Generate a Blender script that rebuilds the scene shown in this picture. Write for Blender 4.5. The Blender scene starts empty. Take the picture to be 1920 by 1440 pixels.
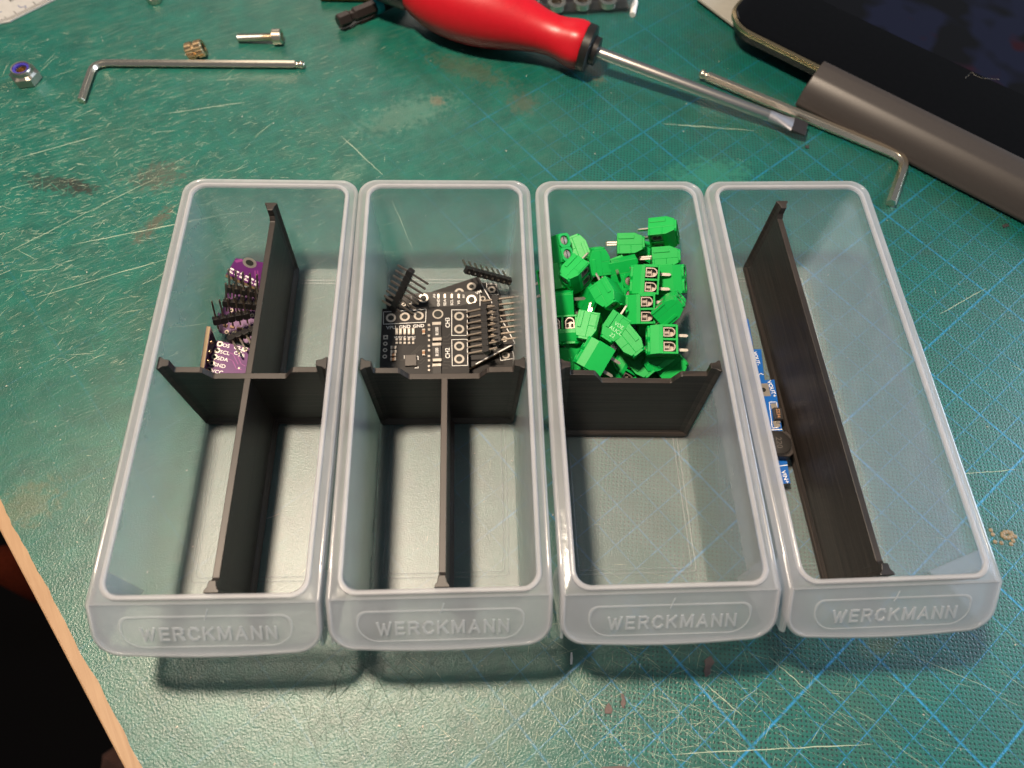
import bpy, math, random
from mathutils import Matrix, Vector

# ------------------------------------------------------------------ camera, world, lights
S = 0.001                       # everything below is written in millimetres
sc = bpy.context.scene
COL = sc.collection
CAM = Vector((10.3784, -129.3886, 242.0719))
RX = Vector((0.99858813, -0.03327044, 0.04141042))     # image right
RY = Vector((-0.01060714, -0.88875166, -0.45826626))   # image down
RZ = Vector((0.0520503, 0.45718, -0.88784977))         # view direction
FPX = 1384.7
cd = bpy.data.cameras.new('camera'); cam = bpy.data.objects.new('camera', cd); COL.objects.link(cam)
cam.matrix_world = Matrix(((RX.x, -RY.x, -RZ.x, CAM.x*S), (RX.y, -RY.y, -RZ.y, CAM.y*S), (RX.z, -RY.z, -RZ.z, CAM.z*S), (0, 0, 0, 1)))
cd.sensor_width = 36; cd.lens = FPX/1920*36; cd.clip_start = 0.01; cd.clip_end = 20
cd.dof.use_dof = True; cd.dof.focus_distance = 0.250; cd.dof.aperture_fstop = 12
sc.camera = cam
w = bpy.data.worlds.new('World'); sc.world = w; w.use_nodes = True
bg = w.node_tree.nodes['Background']; bg.inputs[0].default_value = (0.80, 0.90, 1.0, 1); bg.inputs[1].default_value = 0.165

def lamp(name, loc, target, size, power, col):
    d = bpy.data.lights.new(name, 'AREA'); d.shape = 'DISK'; d.size = size*S; d.energy = power; d.color = col
    o = bpy.data.objects.new(name, d); COL.objects.link(o); o.location = Vector(loc)*S
    o.rotation_euler = (Vector(target)-Vector(loc)).to_track_quat('-Z', 'Y').to_euler(); return o
lamp('desk_lamp_light', (-155, 31, 660), (0, 0, 0), 72, 8.4, (1.0, 0.81, 0.62))
lamp('room_light', (-450, 2300, 1550), (20, 40, 0), 900, 5.0, (1.0, 0.88, 0.76))
lamp('window_light', (1500, 250, 620), (60, -40, 0), 800, 20, (0.66, 0.82, 1.0))
sc.view_settings.view_transform = 'Standard'; sc.view_settings.look = 'None'
sc.view_settings.exposure = 0.0; sc.view_settings.gamma = 1.0
sc.cycles.max_bounces = 12; sc.cycles.transparent_max_bounces = 24; sc.cycles.transmission_bounces = 8
sc.cycles.glossy_bounces = 4; sc.cycles.diffuse_bounces = 4
sc.cycles.caustics_reflective = False; sc.cycles.caustics_refractive = False
sc.cycles.sample_clamp_indirect = 6; sc.cycles.use_denoising = True

def ray(px, py):
    return RX*((px-960)/FPX) + RY*((py-720)/FPX) + RZ
def at(px, py, z=0.0):          # the point of height z that the photograph shows at (px, py)
    d = ray(px, py); return CAM + d*((z-CAM.z)/d.z)
class Plane:                    # a board's plane through three measured corners
    def __init__(s, o, x, y):
        s.o = o; s.ux = (x-o).normalized(); t = (y-o)
        s.uz = s.ux.cross(t).normalized()
        if s.uz.z < 0: s.uz = -s.uz
        s.uy = s.uz.cross(s.ux)
    def hit(s, px, py):
        d = ray(px, py); t = (s.o-CAM).dot(s.uz)/d.dot(s.uz); p = CAM+d*t-s.o
        return p.dot(s.ux), p.dot(s.uy)
    def mat(s):
        return Matrix(((s.ux.x, s.uy.x, s.uz.x, s.o.x), (s.ux.y, s.uy.y, s.uz.y, s.o.y), (s.ux.z, s.uy.z, s.uz.z, s.o.z), (0, 0, 0, 1)))

# ------------------------------------------------------------------ mesh helpers
R = math.radians
def RZm(a): return Matrix.Rotation(R(a), 4, 'Z')
def T(x, y, z): return Matrix.Translation((x, y, z))
I4 = Matrix.Identity(4)
class MB:
    def __init__(s): s.v = []; s.f = []
    def add(s, vs, fs, M=None):
        n = len(s.v)
        s.v += [tuple(M @ Vector(p)) if M else tuple(p) for p in vs]
        s.f += [tuple(i+n for i in f) for f in fs]; return s
    def box(s, x0, x1, y0, y1, z0, z1, M=None):
        return s.add([(x0,y0,z0),(x1,y0,z0),(x1,y1,z0),(x0,y1,z0),(x0,y0,z1),(x1,y0,z1),(x1,y1,z1),(x0,y1,z1)],
                     [(0,3,2,1),(4,5,6,7),(0,1,5,4),(1,2,6,5),(2,3,7,6),(3,0,4,7)], M)
    def prism(s, poly, z0, z1, M=None):       # poly counter-clockwise in xy
        n = len(poly)
        vs = [(x, y, z0) for x, y in poly] + [(x, y, z1) for x, y in poly]
        fs = [tuple(range(n-1, -1, -1)), tuple(range(n, 2*n))] + [(i, (i+1) % n, n+(i+1) % n, n+i) for i in range(n)]
        return s.add(vs, fs, M)
    def loft(s, rings, M=None, cap0=False, cap1=False, close=False):
        n = len(rings[0]); vs = [p for r in rings for p in r]; fs = []
        m = len(rings)
        for k in range(m if close else m-1):
            a = k*n; b = ((k+1) % m)*n
            fs += [(a+i, a+(i+1) % n, b+(i+1) % n, b+i) for i in range(n)]
        if cap0: fs.append(tuple(range(n-1, -1, -1)))
        if cap1: fs.append(tuple((m-1)*n+i for i in range(n)))
        return s.add(vs, fs, M)
    def lathe(s, prof, n=24, M=None, caps=True):   # prof: (r, z) going up
        rings = [[(r*math.cos(2*math.pi*i/n), r*math.sin(2*math.pi*i/n), z) for i in range(n)] for r, z in prof]
        return s.loft(rings, M, caps, caps)
    def tube(s, pts, r, n=8, M=None, caps=True, rs=None):
        pts = [Vector(p) for p in pts]; rings = []
        t = (pts[1]-pts[0]).normalized(); up = Vector((0, 0, 1)) if abs(t.z) < .9 else Vector((1, 0, 0))
        a = t.cross(up).normalized(); b = a.cross(t)
        for i, p in enumerate(pts):
            if i == 0: t2 = (pts[1]-pts[0])
            elif i == len(pts)-1: t2 = pts[-1]-pts[-2]
            else: t2 = (pts[i+1]-p).normalized()+(p-pts[i-1]).normalized()
            t2.normalize(); b = a.cross(t2).normalized(); a = t2.cross(b).normalized()
            rr = rs[i] if rs else r
            rings.append([tuple(p + a*rr*math.cos(2*math.pi*k/n) + b*rr*math.sin(2*math.pi*k/n)) for k in range(n)])
        return s.loft(rings, M, caps, caps)
    def disc(s, r, z, n=20, M=None, r0=0):
        if r0: return s.add([(q*math.cos(2*math.pi*i/n), q*math.sin(2*math.pi*i/n), z) for q in (r0, r) for i in range(n)],
                            [(i, n+i, n+(i+1) % n, (i+1) % n) for i in range(n)], M)
        return s.add([(r*math.cos(2*math.pi*i/n), r*math.sin(2*math.pi*i/n), z) for i in range(n)], [tuple(range(n))], M)
    def ring(s, r0, r1, z0, z1, n=20, M=None):
        R_ = lambda r, z: [(r*math.cos(2*math.pi*i/n), r*math.sin(2*math.pi*i/n), z) for i in range(n)]
        return s.loft([R_(r1, z0), R_(r1, z1), R_(r0, z1), R_(r0, z0)], M, close=True)
    def build(s, name, m, parent=None, smooth=0, bevel=0, M=None, seg=2):
        me = bpy.data.meshes.new(name)
        me.from_pydata([(x*S, y*S, z*S) for x, y, z in s.v], [], s.f); me.update()
        o = bpy.data.objects.new(name, me); COL.objects.link(o)
        if m: me.materials.append(m)
        if smooth:
            me.shade_smooth() if hasattr(me, 'shade_smooth') else None
            me.set_sharp_from_angle(angle=R(smooth))
        if bevel:
            b = o.modifiers.new('bevel', 'BEVEL'); b.width = bevel*S; b.segments = seg; b.limit_method = 'ANGLE'; b.angle_limit = R(35)
            b.harden_normals = False
        if parent: o.parent = parent
        if M: o.matrix_local = place(M)
        return o
def place(M):
    M = M.copy(); M.translation = M.translation*S; return M
def tag(o, label=None, cat=None, group=None, kind=None):
    if label: o['label'] = label
    if cat: o['category'] = cat
    if group: o['group'] = group
    if kind: o['kind'] = kind
    return o
def thing(name, label, cat, M=I4, group=None):
    o = bpy.data.objects.new(name, None); COL.objects.link(o); o.empty_display_size = .005
    o.matrix_world = place(M); return tag(o, label, cat, group)
def copy_tree(root, M, label=None, group=None):
    r = root.copy(); COL.objects.link(r); r.matrix_world = place(M)
    if label: r['label'] = label
    if group: r['group'] = group
    def rec(src, dst):
        for ch in list(src.children):
            c = ch.copy(); COL.objects.link(c); c.parent = dst; c.matrix_parent_inverse = ch.matrix_parent_inverse.copy(); rec(ch, c)
    rec(root, r); return r
def frame(o, x, y=None, z=None):          # rotation+translation from an origin and two axes
    x = Vector(x).normalized()
    if z is not None: z = Vector(z); z = (z-x*z.dot(x)).normalized(); y = z.cross(x)
    else: y = Vector(y); y = (y-x*y.dot(x)).normalized(); z = x.cross(y)
    return Matrix(((x.x, y.x, z.x, o[0]), (x.y, y.y, z.y, o[1]), (x.z, y.z, z.z, o[2]), (0, 0, 0, 1)))
_tc = {}
def text_into(mb, string, size, M, z0=0, depth=0.05, bold=0.0, shear=0.0, sx=1.0, fit=None):
    """adds lettering centred on M's origin, cap height = size"""
    key = (string, bold, shear, depth/size)
    if key not in _tc:
        cu = bpy.data.curves.new('lettering', 'FONT'); cu.body = string; cu.size = 1.0; cu.extrude = depth/size*0.35
        cu.offset = min(bold, .016); cu.shear = shear; cu.align_x = 'CENTER'; cu.space_character = 1.10 if bold == .006 else 1.0; cu.resolution_u = 3
        ob = bpy.data.objects.new('lettering_tmp', cu); COL.objects.link(ob)
        dg = bpy.context.evaluated_depsgraph_get(); me = bpy.data.meshes.new_from_object(ob.evaluated_get(dg))
        _tc[key] = ([tuple(v.co) for v in me.vertices], [tuple(p.vertices) for p in me.polygons])
        bpy.data.objects.remove(ob); bpy.data.curves.remove(cu); bpy.data.meshes.remove(me)
    vs, fs = _tc[key]
    if not vs: return
    k = size/0.70
    xs = [v[0] for v in vs]; wd = (max(xs)-min(xs))*k; cx = (max(xs)+min(xs))/2
    if fit: sx = fit/wd
    mb.add([((x-cx)*k*sx, (y-.35)*k, z0+z*k) for x, y, z in vs], fs, M)
def rrect(hx, y0, y1, r, z, n=6, r2=None):     # rounded rectangle ring, counter-clockwise
    out = []
    r2 = r if r2 is None else r2
    for cx, cy, a, q in ((hx-r2, y0+r2, -90, r2), (hx-r, y1-r, 0, r), (-hx+r, y1-r, 90, r), (-hx+r2, y0+r2, 180, r2)):
        for i in range(n+1):
            t = R(a+90*i/n); out.append((cx+q*math.cos(t), cy+q*math.sin(t), z))
    return out

# ------------------------------------------------------------------ materials
class NT:
    def __init__(s, name):
        s.m = bpy.data.materials.new(name); s.m.use_nodes = True; s.t = s.m.node_tree; s.n = s.t.nodes
        s.p = s.n['Principled BSDF']; s.out = s.n['Material Output']
    def node(s, typ, **kw):
        n = s.n.new(typ)
        for k, v in kw.items():
            if k.startswith('i_'):
                key = k[2:]; key = int(key) if key.isdigit() else key.replace('_', ' ')
                s.set(n.inputs[key], v)
            else: setattr(n, k, v)
        return n
    def set(s, inp, v):
        if isinstance(v, bpy.types.NodeSocket): s.t.links.new(v, inp)
        else: inp.default_value = v
    def math(s, op, a, b=0.0, c=None, clamp=False):
        n = s.n.new('ShaderNodeMath'); n.operation = op; n.use_clamp = clamp
        s.set(n.inputs[0], a); s.set(n.inputs[1], b)
        if c is not None: s.set(n.inputs[2], c)
        return n.outputs[0]
    def mix(s, f, a, b):
        n = s.n.new('ShaderNodeMix'); n.data_type = 'RGBA'
        s.set(n.inputs[0], f); s.set(n.inputs[6], a); s.set(n.inputs[7], b); return n.outputs[2]
    def coord(s, scale=1000.0, rot=0.0, loc=(0, 0, 0), sc3=None):
        tc = s.n.new('ShaderNodeTexCoord'); mp = s.n.new('ShaderNodeMapping'); mp.vector_type = 'POINT'
        s.t.links.new(tc.outputs['Object'], mp.inputs[0]); mp.inputs['Rotation'].default_value = (0, 0, R(rot))
        if sc3:
            m2 = s.n.new('ShaderNodeMapping'); m2.vector_type = 'POINT'; s.t.links.new(mp.outputs[0], m2.inputs[0]); m2.inputs['Scale'].default_value = sc3; m2.inputs['Location'].default_value = loc; return m2.outputs[0]
        mp.inputs['Scale'].default_value = (scale,)*3; mp.inputs['Location'].default_value = loc; return mp.outputs[0]
    def noise(s, vec, scale, detail=3, rough=.55, dist=0):
        n = s.node('ShaderNodeTexNoise'); s.set(n.inputs['Vector'], vec); n.inputs['Scale'].default_value = scale
        n.inputs['Detail'].default_value = detail; n.inputs['Roughness'].default_value = rough; n.inputs['Distortion'].default_value = dist
        return n.outputs['Fac']
    def ramp(s, v, a, b, clamp=True):       # linear 0..1 between a and b
        n = s.n.new('ShaderNodeMapRange'); n.clamp = clamp; s.set(n.inputs[0], v); n.inputs[1].default_value = a; n.inputs[2].default_value = b
        return n.outputs[0]
    def bump(s, h, strength=.3, dist=.1):
        n = s.node('ShaderNodeBump'); s.set(n.inputs['Height'], h); n.inputs['Strength'].default_value = strength
        n.inputs['Distance'].default_value = dist*S; s.t.links.new(n.outputs[0], s.p.inputs['Normal']); return n.outputs[0]
def c4(c): return (c[0], c[1], c[2], 1)
def simple(name, col, rough=.5, metal=0, spec=.5, var=.12, bump=.0, bscale=1.5, coat=0, trans=0, ior=1.5, rvar=.08, sss=0):
    t = NT(name); v = t.coord()
    n = t.noise(v, bscale*.25, 4)
    t.set(t.p.inputs['Base Color'], t.mix(n, c4([x*(1-var) for x in col]), c4([min(1, x*(1+var)) for x in col])))
    t.set(t.p.inputs['Roughness'], t.math('ADD', t.math('MULTIPLY', t.noise(v, bscale, 3), rvar*2), rough-rvar))
    t.p.inputs['Metallic'].default_value = metal; t.p.inputs['Specular IOR Level'].default_value = spec
    t.p.inputs['Coat Weight'].default_value = coat; t.p.inputs['Transmission Weight'].default_value = trans; t.p.inputs['IOR'].default_value = ior
    if sss: t.p.inputs['Subsurface Weight'].default_value = sss; t.p.inputs['Subsurface Scale'].default_value = .001
    if bump: t.bump(t.noise(v, bscale, 5), bump, .15)
    return t.m

def milky(name, milk, rough_see=.25, see_rough_share=.5, tint=(.92, .96, 1.0), gk=1.0, gl=.16, bumpy=.25, tr_tint=(.97, .985, 1.0), brush=.0):
    """polypropylene: part clear, part blurred, part white"""
    t = NT(name); v = t.coord(); n = t.n; L = t.t.links
    hz = t.noise(v, .09, 4); fine = t.noise(v, .7, 4)
    bump = t.node('ShaderNodeBump'); brushed = t.noise(t.coord(rot=4, sc3=(1900, 90, 90)), 1.0, 4, .6)
    t.set(bump.inputs['Height'], t.math('ADD', t.math('ADD', fine, t.math('MULTIPLY', brushed, brush)), t.math('MULTIPLY', hz, 3.0)))
    bump.inputs['Strength'].default_value = bumpy; bump.inputs['Distance'].default_value = .1*S
    tr = t.node('ShaderNodeBsdfTransparent'); tr.inputs[0].default_value = c4(tr_tint)
    rf = t.node('ShaderNodeBsdfRefraction'); rf.inputs[0].default_value = c4(tr_tint); rf.inputs['IOR'].default_value = 1.12; rf.inputs['Roughness'].default_value = rough_see
    df = t.node('ShaderNodeBsdfDiffuse'); df.inputs[0].default_value = c4(tint)
    tl = t.node('ShaderNodeBsdfTranslucent'); tl.inputs[0].default_value = c4(tint)
    gs = t.node('ShaderNodeBsdfGlossy'); gs.inputs['Roughness'].default_value = gl
    for q in (rf, df, gs): L.new(bump.outputs[0], q.inputs['Normal'])
    def mx(f, a, b):
        q = n.new('ShaderNodeMixShader'); t.set(q.inputs[0], f); L.new(a, q.inputs[1]); L.new(b, q.inputs[2]); return q.outputs[0]
    see = mx(see_rough_share, tr.outputs[0], rf.outputs[0])
    wh = mx(.55, df.outputs[0], tl.outputs[0])
    body = mx(t.math('MULTIPLY_ADD', hz, milk*.6, milk*.7), see, wh)
    fr = t.node('ShaderNodeFresnel'); fr.inputs['IOR'].default_value = 1.49
    ge = t.node('ShaderNodeNewGeometry')
    f = t.math('MULTIPLY', t.math('MULTIPLY', fr.outputs[0], gk, clamp=True), t.math('SUBTRACT', 1.0, ge.outputs['Backfacing']))
    L.new(mx(f, body, gs.outputs[0]), t.out.inputs[0]); return t.m

M_wall = milky('milky_polypropylene', .15, rough_see=.25, see_rough_share=.15, gl=.44, bumpy=.2, brush=1.6, gk=1.35, tint=(.95, .96, .98))
M_bead = milky('bead_polypropylene', .46, rough_see=.4, see_rough_share=.3, gl=.14, bumpy=.35, gk=2.0, tint=(.97, .95, .97))
M_rim = milky('thick_polypropylene', .19, rough_see=.4, see_rough_share=.3, gl=.15, bumpy=.35, gk=2.0, tint=(.96, .96, .98))
M_flange = milky('turned_edge_polypropylene', .36, rough_see=.4, see_rough_share=.3, gl=.2, bumpy=.3, gk=1.5, tint=(.96, .95, .97))
M_face = milky('front_polypropylene', .33, rough_see=.4, see_rough_share=.3, gl=.25, bumpy=.12, gk=1.8, tint=(.90, .94, 1.0))
M_let = milky('embossed_polypropylene', .46, rough_see=.4, see_rough_share=.4, gl=.15, bumpy=.1, gk=1.5)

def printed_black():
    t = NT('black_printed_plastic'); v = t.coord()
    wv = t.node('ShaderNodeTexWave'); wv.wave_type = 'BANDS'; wv.bands_direction = 'Z'; t.set(wv.inputs['Vector'], v)
    wv.inputs['Scale'].default_value = .5; wv.inputs['Distortion'].default_value = .25; wv.inputs['Detail'].default_value = 2
    st = t.noise(t.coord(sc3=(15, 15, 1600)), 1.0, 4, .7)
    n = t.noise(v, .15, 3)
    h = t.math('ADD', wv.outputs['Fac'], t.math('MULTIPLY', st, .8))
    t.set(t.p.inputs['Base Color'], t.mix(t.ramp(st, .38, .66), (.008, .0068, .0062, 1), (.040, .031, .026, 1)))
    t.p.inputs['Roughness'].default_value = .45; t.p.inputs['Specular IOR Level'].default_value = .45
    t.bump(h, .35, .12); return t.m
M_black = printed_black()
M_metal = simple('nickel_steel', (.80, .70, .56), .25, 1, var=.1, rvar=.02)
M_nut = simple('dull_zinc_steel', (.46, .42, .36), .34, 1, var=.15, rvar=.03)
M_chrome = simple('satin_chrome', (.66, .62, .58), .28, 1, var=.04, rvar=.01)
M_clamp = simple('clamp_steel', (.36, .31, .27), .55, .8, var=.25, bump=.05, bscale=2)
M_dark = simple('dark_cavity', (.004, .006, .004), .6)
M_green = simple('green_terminal_plastic', (.001, .37, .062), .48, spec=.32, var=.06, bump=.06, bscale=2.2, sss=.0)
M_gold = simple('gold_pin', (.42, .35, .28), .34, 1, var=.1)
M_tin = simple('tinned_pad', (.46, .42, .37), .42, .85, var=.2, bump=.05)
M_pcb = simple('black_solder_mask', (.011, .010, .010), .5, spec=.35, var=.25, bscale=.6, bump=.04)
M_silk = simple('white_silkscreen', (.78, .77, .75), .6)
M_hdr = simple('black_header_plastic', (.010, .009, .009), .42, var=.3, bump=.1)
M_purple = simple('purple_solder_mask', (.095, .014, .12), .38, var=.15)
M_blue = simple('blue_solder_mask', (.008, .11, .42), .3, var=.12, coat=.3)
M_edge = simple('board_laminate_edge', (.42, .30, .17), .6)
M_ceramic = simple('white_led_ceramic', (.80, .74, .62), .4)
M_cap = simple('brown_ceramic_capacitor', (.30, .15, .07), .45)
M_res = simple('black_resistor_body', (.02, .018, .017), .5, var=.2)
M_chip = simple('grey_chip_epoxy', (.085, .075, .068), .55, bump=.2, bscale=4)
M_trace = simple('raised_copper_trace', (.055, .05, .045), .35)
M_ptrace = simple('purple_raised_trace', (.24, .05, .22), .35)
M_ferrite = simple('ferrite_black', (.035, .028, .025), .55, bump=.3, bscale=2)
M_red = simple('red_handle_rubber', (.47, .004, .013), .38, var=.10, bump=.10, bscale=1.2)
M_rubber = simple('black_collar_plastic', (.012, .010, .010), .35, bump=.1)
M_bit = simple('black_oxide_steel', (.045, .035, .032), .34, .6, bump=.15)
M_teal = simple('teal_band_plastic', (.0, .28, .34), .4)
M_nylon = simple('blue_nylon', (.045, .035, .30), .4)
M_tip = simple('darkened_steel_tip', (.08, .07, .07), .4, .8)
M_grind = simple('ground_steel', (.46, .46, .50), .42, .85)
M_brass = simple('brass', (.62, .45, .26), .32, 1, bump=.3)
M_bracket = simple('dark_grey_bracket', (.040, .034, .032), .42, .0, var=.1, bump=.08, bscale=3)
M_bezel = simple('gilt_metal_bezel', (.62, .47, .27), .22, 1, var=.15)
M_glass = simple('black_screen_glass', (.002, .002, .0025), .06, var=.3, rvar=.02, spec=.22)
M_white = simple('white_ruler_plastic', (.42, .41, .39), .45, bump=.05)
M_ink = simple('black_ink', (.03, .03, .03), .6)
M_bink = simple('blue_ink', (.05, .08, .22), .6)
M_tick = simple('grey_ink', (.03, .03, .03), .6)
M_greypl = simple('pale_grey_plastic', (.33, .32, .28), .45)
M_flake = simple('brown_flake', (.11, .075, .068), .6, bump=.5, bscale=3, var=.4)
M_scr = simple('raised_cut_fibre', (.36, .42, .31), .6, var=.25)
M_scr4 = simple('pale_scuffed_rubber', (.17, .24, .17), .6, var=.4)
M_scr2 = simple('cut_groove', (.02, .15, .105), .55, var=.3)
M_scr3 = simple('dark_scuff', (.008, .05, .035), .7, var=.3)
M_lint = simple('pale_lint', (.45, .42, .36), .8)
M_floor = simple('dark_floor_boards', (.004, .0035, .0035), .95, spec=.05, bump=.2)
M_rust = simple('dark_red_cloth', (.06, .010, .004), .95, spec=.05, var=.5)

def wood():
    t = NT('birch_board'); v = t.coord(rot=62, sc3=(60, 900, 500))
    n = t.noise(v, .6, 4, .6, .6); n2 = t.noise(t.coord(), .12, 3)
    t.set(t.p.inputs['Base Color'], t.mix(n, (.27, .15, .075, 1), t.mix(n2, (.50, .34, .20, 1), (.40, .26, .15, 1))))
    t.p.inputs['Roughness'].default_value = .5; t.bump(n, .25, .15); return t.m
M_wood = wood()

def cutting_mat():
    t = NT('worn_green_cutting_mat'); P = t.coord(); L = t.t.links
    # frame of the printed grid
    G = t.coord(rot=52.3, loc=(-156.934, -25.093, 0))
    sp = t.node('ShaderNodeSeparateXYZ'); L.new(G, sp.inputs[0]); gx, gy = sp.outputs[0], sp.outputs[1]
    sq = t.node('ShaderNodeSeparateXYZ'); L.new(P, sq.inputs[0]); px, py = sq.outputs[0], sq.outputs[1]
    def lines(g, pitch, off, hw):
        d = t.math('MULTIPLY', t.math('ABSOLUTE', t.math('SUBTRACT', t.math('FRACT', t.math('ADD', t.math('DIVIDE', t.math('SUBTRACT', g, off), pitch), .5)), .5)), pitch)
        return t.math('SUBTRACT', 1.0, t.ramp(d, hw*.6, hw*1.25))
    rag = t.math('MULTIPLY', t.math('SUBTRACT', t.noise(P, 1.6, 3), .5), .25)
    gxr = t.math('ADD', gx, rag); gyr = t.math('ADD', gy, rag)
    thin = t.math('MAXIMUM', lines(gxr, 10, 0, .17), lines(gyr, 10, 0, .17))
    thick = t.math('MAXIMUM', lines(gxr, 50, 0, .38), lines(gyr, 50, 20, .38))
    line = t.math('MAXIMUM', t.math('MULTIPLY', thin, .8), thick)
    # printed dots, 1 mm apart
    def fr(g): return t.math('MULTIPLY', t.math('SUBTRACT', t.math('FRACT', t.math('ADD', g, .5)), .5), 1.414)
    fx, fy = fr(t.math('MULTIPLY', t.math('ADD', gx, gy), .5)), fr(t.math('MULTIPLY', t.math('SUBTRACT', gx, gy), .5))
    dd = t.math('SQRT', t.math('ADD', t.math('MULTIPLY', fx, fx), t.math('MULTIPLY', fy, fy)))
    dd = t.math('ADD', dd, t.math('MULTIPLY', t.math('SUBTRACT', t.noise(P, 1.1, 3), .5), .35))
    dots = t.math('SUBTRACT', 1.0, t.ramp(dd, .24, .42))
    # where the print survives: mostly to the right
    east = t.ramp(t.math('ADD', px, t.math('MULTIPLY', py, .02)), -40, 160)
    big = t.noise(P, .022, 3, .5); mid = t.noise(P, .10, 4, .6)
    surv = t.math('ADD', t.math('ADD', t.math('MULTIPLY', east, .75), t.math('MULTIPLY', big, .75)), t.math('MULTIPLY', mid, .35))
    m_dots = t.ramp(surv, .86, 1.02); m_line = t.ramp(surv, .66, .98)
    wearline = t.ramp(t.noise(P, .45, 4, .7), .36, .56)
    line = t.math('MULTIPLY', t.math('MULTIPLY', line, t.ramp(py, 260, -60)), t.math('MULTIPLY', t.math('MULTIPLY_ADD', m_line, .86, .10), t.math('MULTIPLY_ADD', wearline, .75, .25)))
    dots = t.math('MULTIPLY', dots, m_dots)
    # ground colour
    base = t.mix(t.ramp(mid, .3, .7), (.002, .070, .051, 1), (.003, .114, .082, 1))
    base = t.mix(t.math('MULTIPLY', m_dots, .45), base, (.003, .115, .098, 1))
    base = t.mix(t.math('MULTIPLY', t.ramp(t.noise(P, .03, 5, .65), .48, .70), .6), base, (.026, .095, .066, 1))
    base = t.mix(t.math('MULTIPLY', t.ramp(t.noise(t.coord(loc=(33, 71, 0)), .05, 6, .75), .55, .72), .5), base, (.02, .06, .045, 1))
    # pale haze of fine scoring, strongest towards the upper left
    sc1 = t.noise(t.coord(rot=-22, sc3=(60, 1100, 1000)), 1.0, 5, .65)
    sc2 = t.noise(t.coord(rot=-38, sc3=(50, 900, 1000), loc=(40, 3, 0)), 1.1, 4, .6)
    west = t.math('SUBTRACT', 1.0, t.ramp(t.math('SUBTRACT', px, t.math('MULTIPLY', py, .15)), -150, 60))
    north = t.ramp(py, -90, 60)
    scm = t.math('MULTIPLY', t.math('MULTIPLY', west, north), t.ramp(t.noise(P, .035, 3), .35, .6))
    scor = t.math('MULTIPLY', t.math('MAXIMUM', t.ramp(sc1, .52, .68), t.ramp(sc2, .56, .70)), t.math('MULTIPLY_ADD', scm, .38, .05))
    base = t.mix(scor, base, (.17, .25, .18, 1))
    base = t.mix(dots, base, (.003, .016, .016, 1))
    base = t.mix(line, base, (.008, .22, .46, 1))
    # soft stains that lie on the mat
    def stain(c, x, y, rx, ry, rot, col, k, sharp=.5, ns=.12):
        v = t.coord(); a = R(rot)
        q = t.math('SUBTRACT', px, x); r = t.math('SUBTRACT', py, y)
        u = t.math('ADD', t.math('MULTIPLY', q, math.cos(a)/rx), t.math('MULTIPLY', r, math.sin(a)/rx))
        w_ = t.math('ADD', t.math('MULTIPLY', q, -math.sin(a)/ry), t.math('MULTIPLY', r, math.cos(a)/ry))
        d = t.math('SQRT', t.math('ADD', t.math('MULTIPLY', u, u), t.math('MULTIPLY', w_, w_)))
        d = t.math('ADD', d, t.math('MULTIPLY', t.math('SUBTRACT', t.noise(P, ns, 6, .75), .5), 4.0))
        return t.mix(t.math('MULTIPLY', t.math('SUBTRACT', 1.0, t.ramp(d, 1-sharp, 1+sharp*.3)), k), c, c4(col))
    def st(px_, py_, rx, ry, rot, col, k, sharp=.5, ns=.35):
        nonlocal base
        p = at(px_, py_, 0); base = stain(base, p.x, p.y, rx, ry, rot, col, k, sharp, ns)
    st(105, 345, 14, 5, -12, (.02, .035, .025), .85)
    st(150, 350, 8, 3, -20, (.02, .02, .015), .8)
    st(300, 330, 12, 8, 10, (.11, .05, .035), .38)
    st(880, 130, 22, 7, -25, (.13, .09, .05), .26)
    st(980, 195, 7, 7, 0, (.16, .09, .05), .22)
    st(820, 190, 3.2, 3, 0, (.16, .10, .06), .55, .3)
    st(1110, 130, 5, 9, 20, (.20, .10, .05), .4)
    st(710, 245, 3.4, 3.2, 0, (.008, .07, .05), .75, .3)
    st(618, 200, 3, 3, 0, (.008, .07, .05), .6, .3)
    st(45, 950, 12, 8, 30, (.12, .11, .05), .4)
    st(290, 420, 3, 12, -30, (.12, .05, .03), .5)
    st(1880, 1005, 6.5, 5, 0, (.004, .055, .03), .7, .3)
    st(700, 1250, 7, 4, 0, (.02, .06, .05), .6)
    st(640, 340, 6, 14, -30, (.12, .22, .16), .3)
    st(1650, 1210, 8, 3, 10, (.10, .12, .03), .4)
    st(1030, 1320, 30, 10, 10, (.10, .08, .05), .12)
    st(760, 215, 26, 9, 28, (.12, .22, .16), .3)
    st(1330, 330, 20, 10, 5, (.03, .20, .13), .5)
    t.set(t.p.inputs['Base Color'], base)
    lt = t.node('ShaderNodeTexVoronoi', feature='SMOOTH_F1'); t.set(lt.inputs['Vector'], P); lt.inputs['Scale'].default_value = 1.75; lt.inputs['Smoothness'].default_value = .6
    h = t.math('ADD', t.math('MULTIPLY', lt.outputs['Distance'], 1.0), t.math('MULTIPLY', t.noise(P, 2.3, 4, .65), 1.3))
    h = t.math('SUBTRACT', h, t.math('MULTIPLY', dots, .5))
    h = t.math('ADD', h, t.math('MULTIPLY', scor, .8))
    t.bump(h, .5, .14)
    t.set(t.p.inputs['Roughness'], t.math('MULTIPLY_ADD', t.noise(P, .3, 4), .20, .38))
    t.p.inputs['Specular IOR Level'].default_value = .22
    t.p.inputs['Coat Weight'].default_value = .8; t.p.inputs['Coat Roughness'].default_value = .29; t.p.inputs['Coat IOR'].default_value = 1.6
    t.t.links.new(t.p.inputs['Normal'].links[0].from_socket, t.p.inputs['Coat Normal'])
    return t.m
M_mat = cutting_mat()

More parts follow.
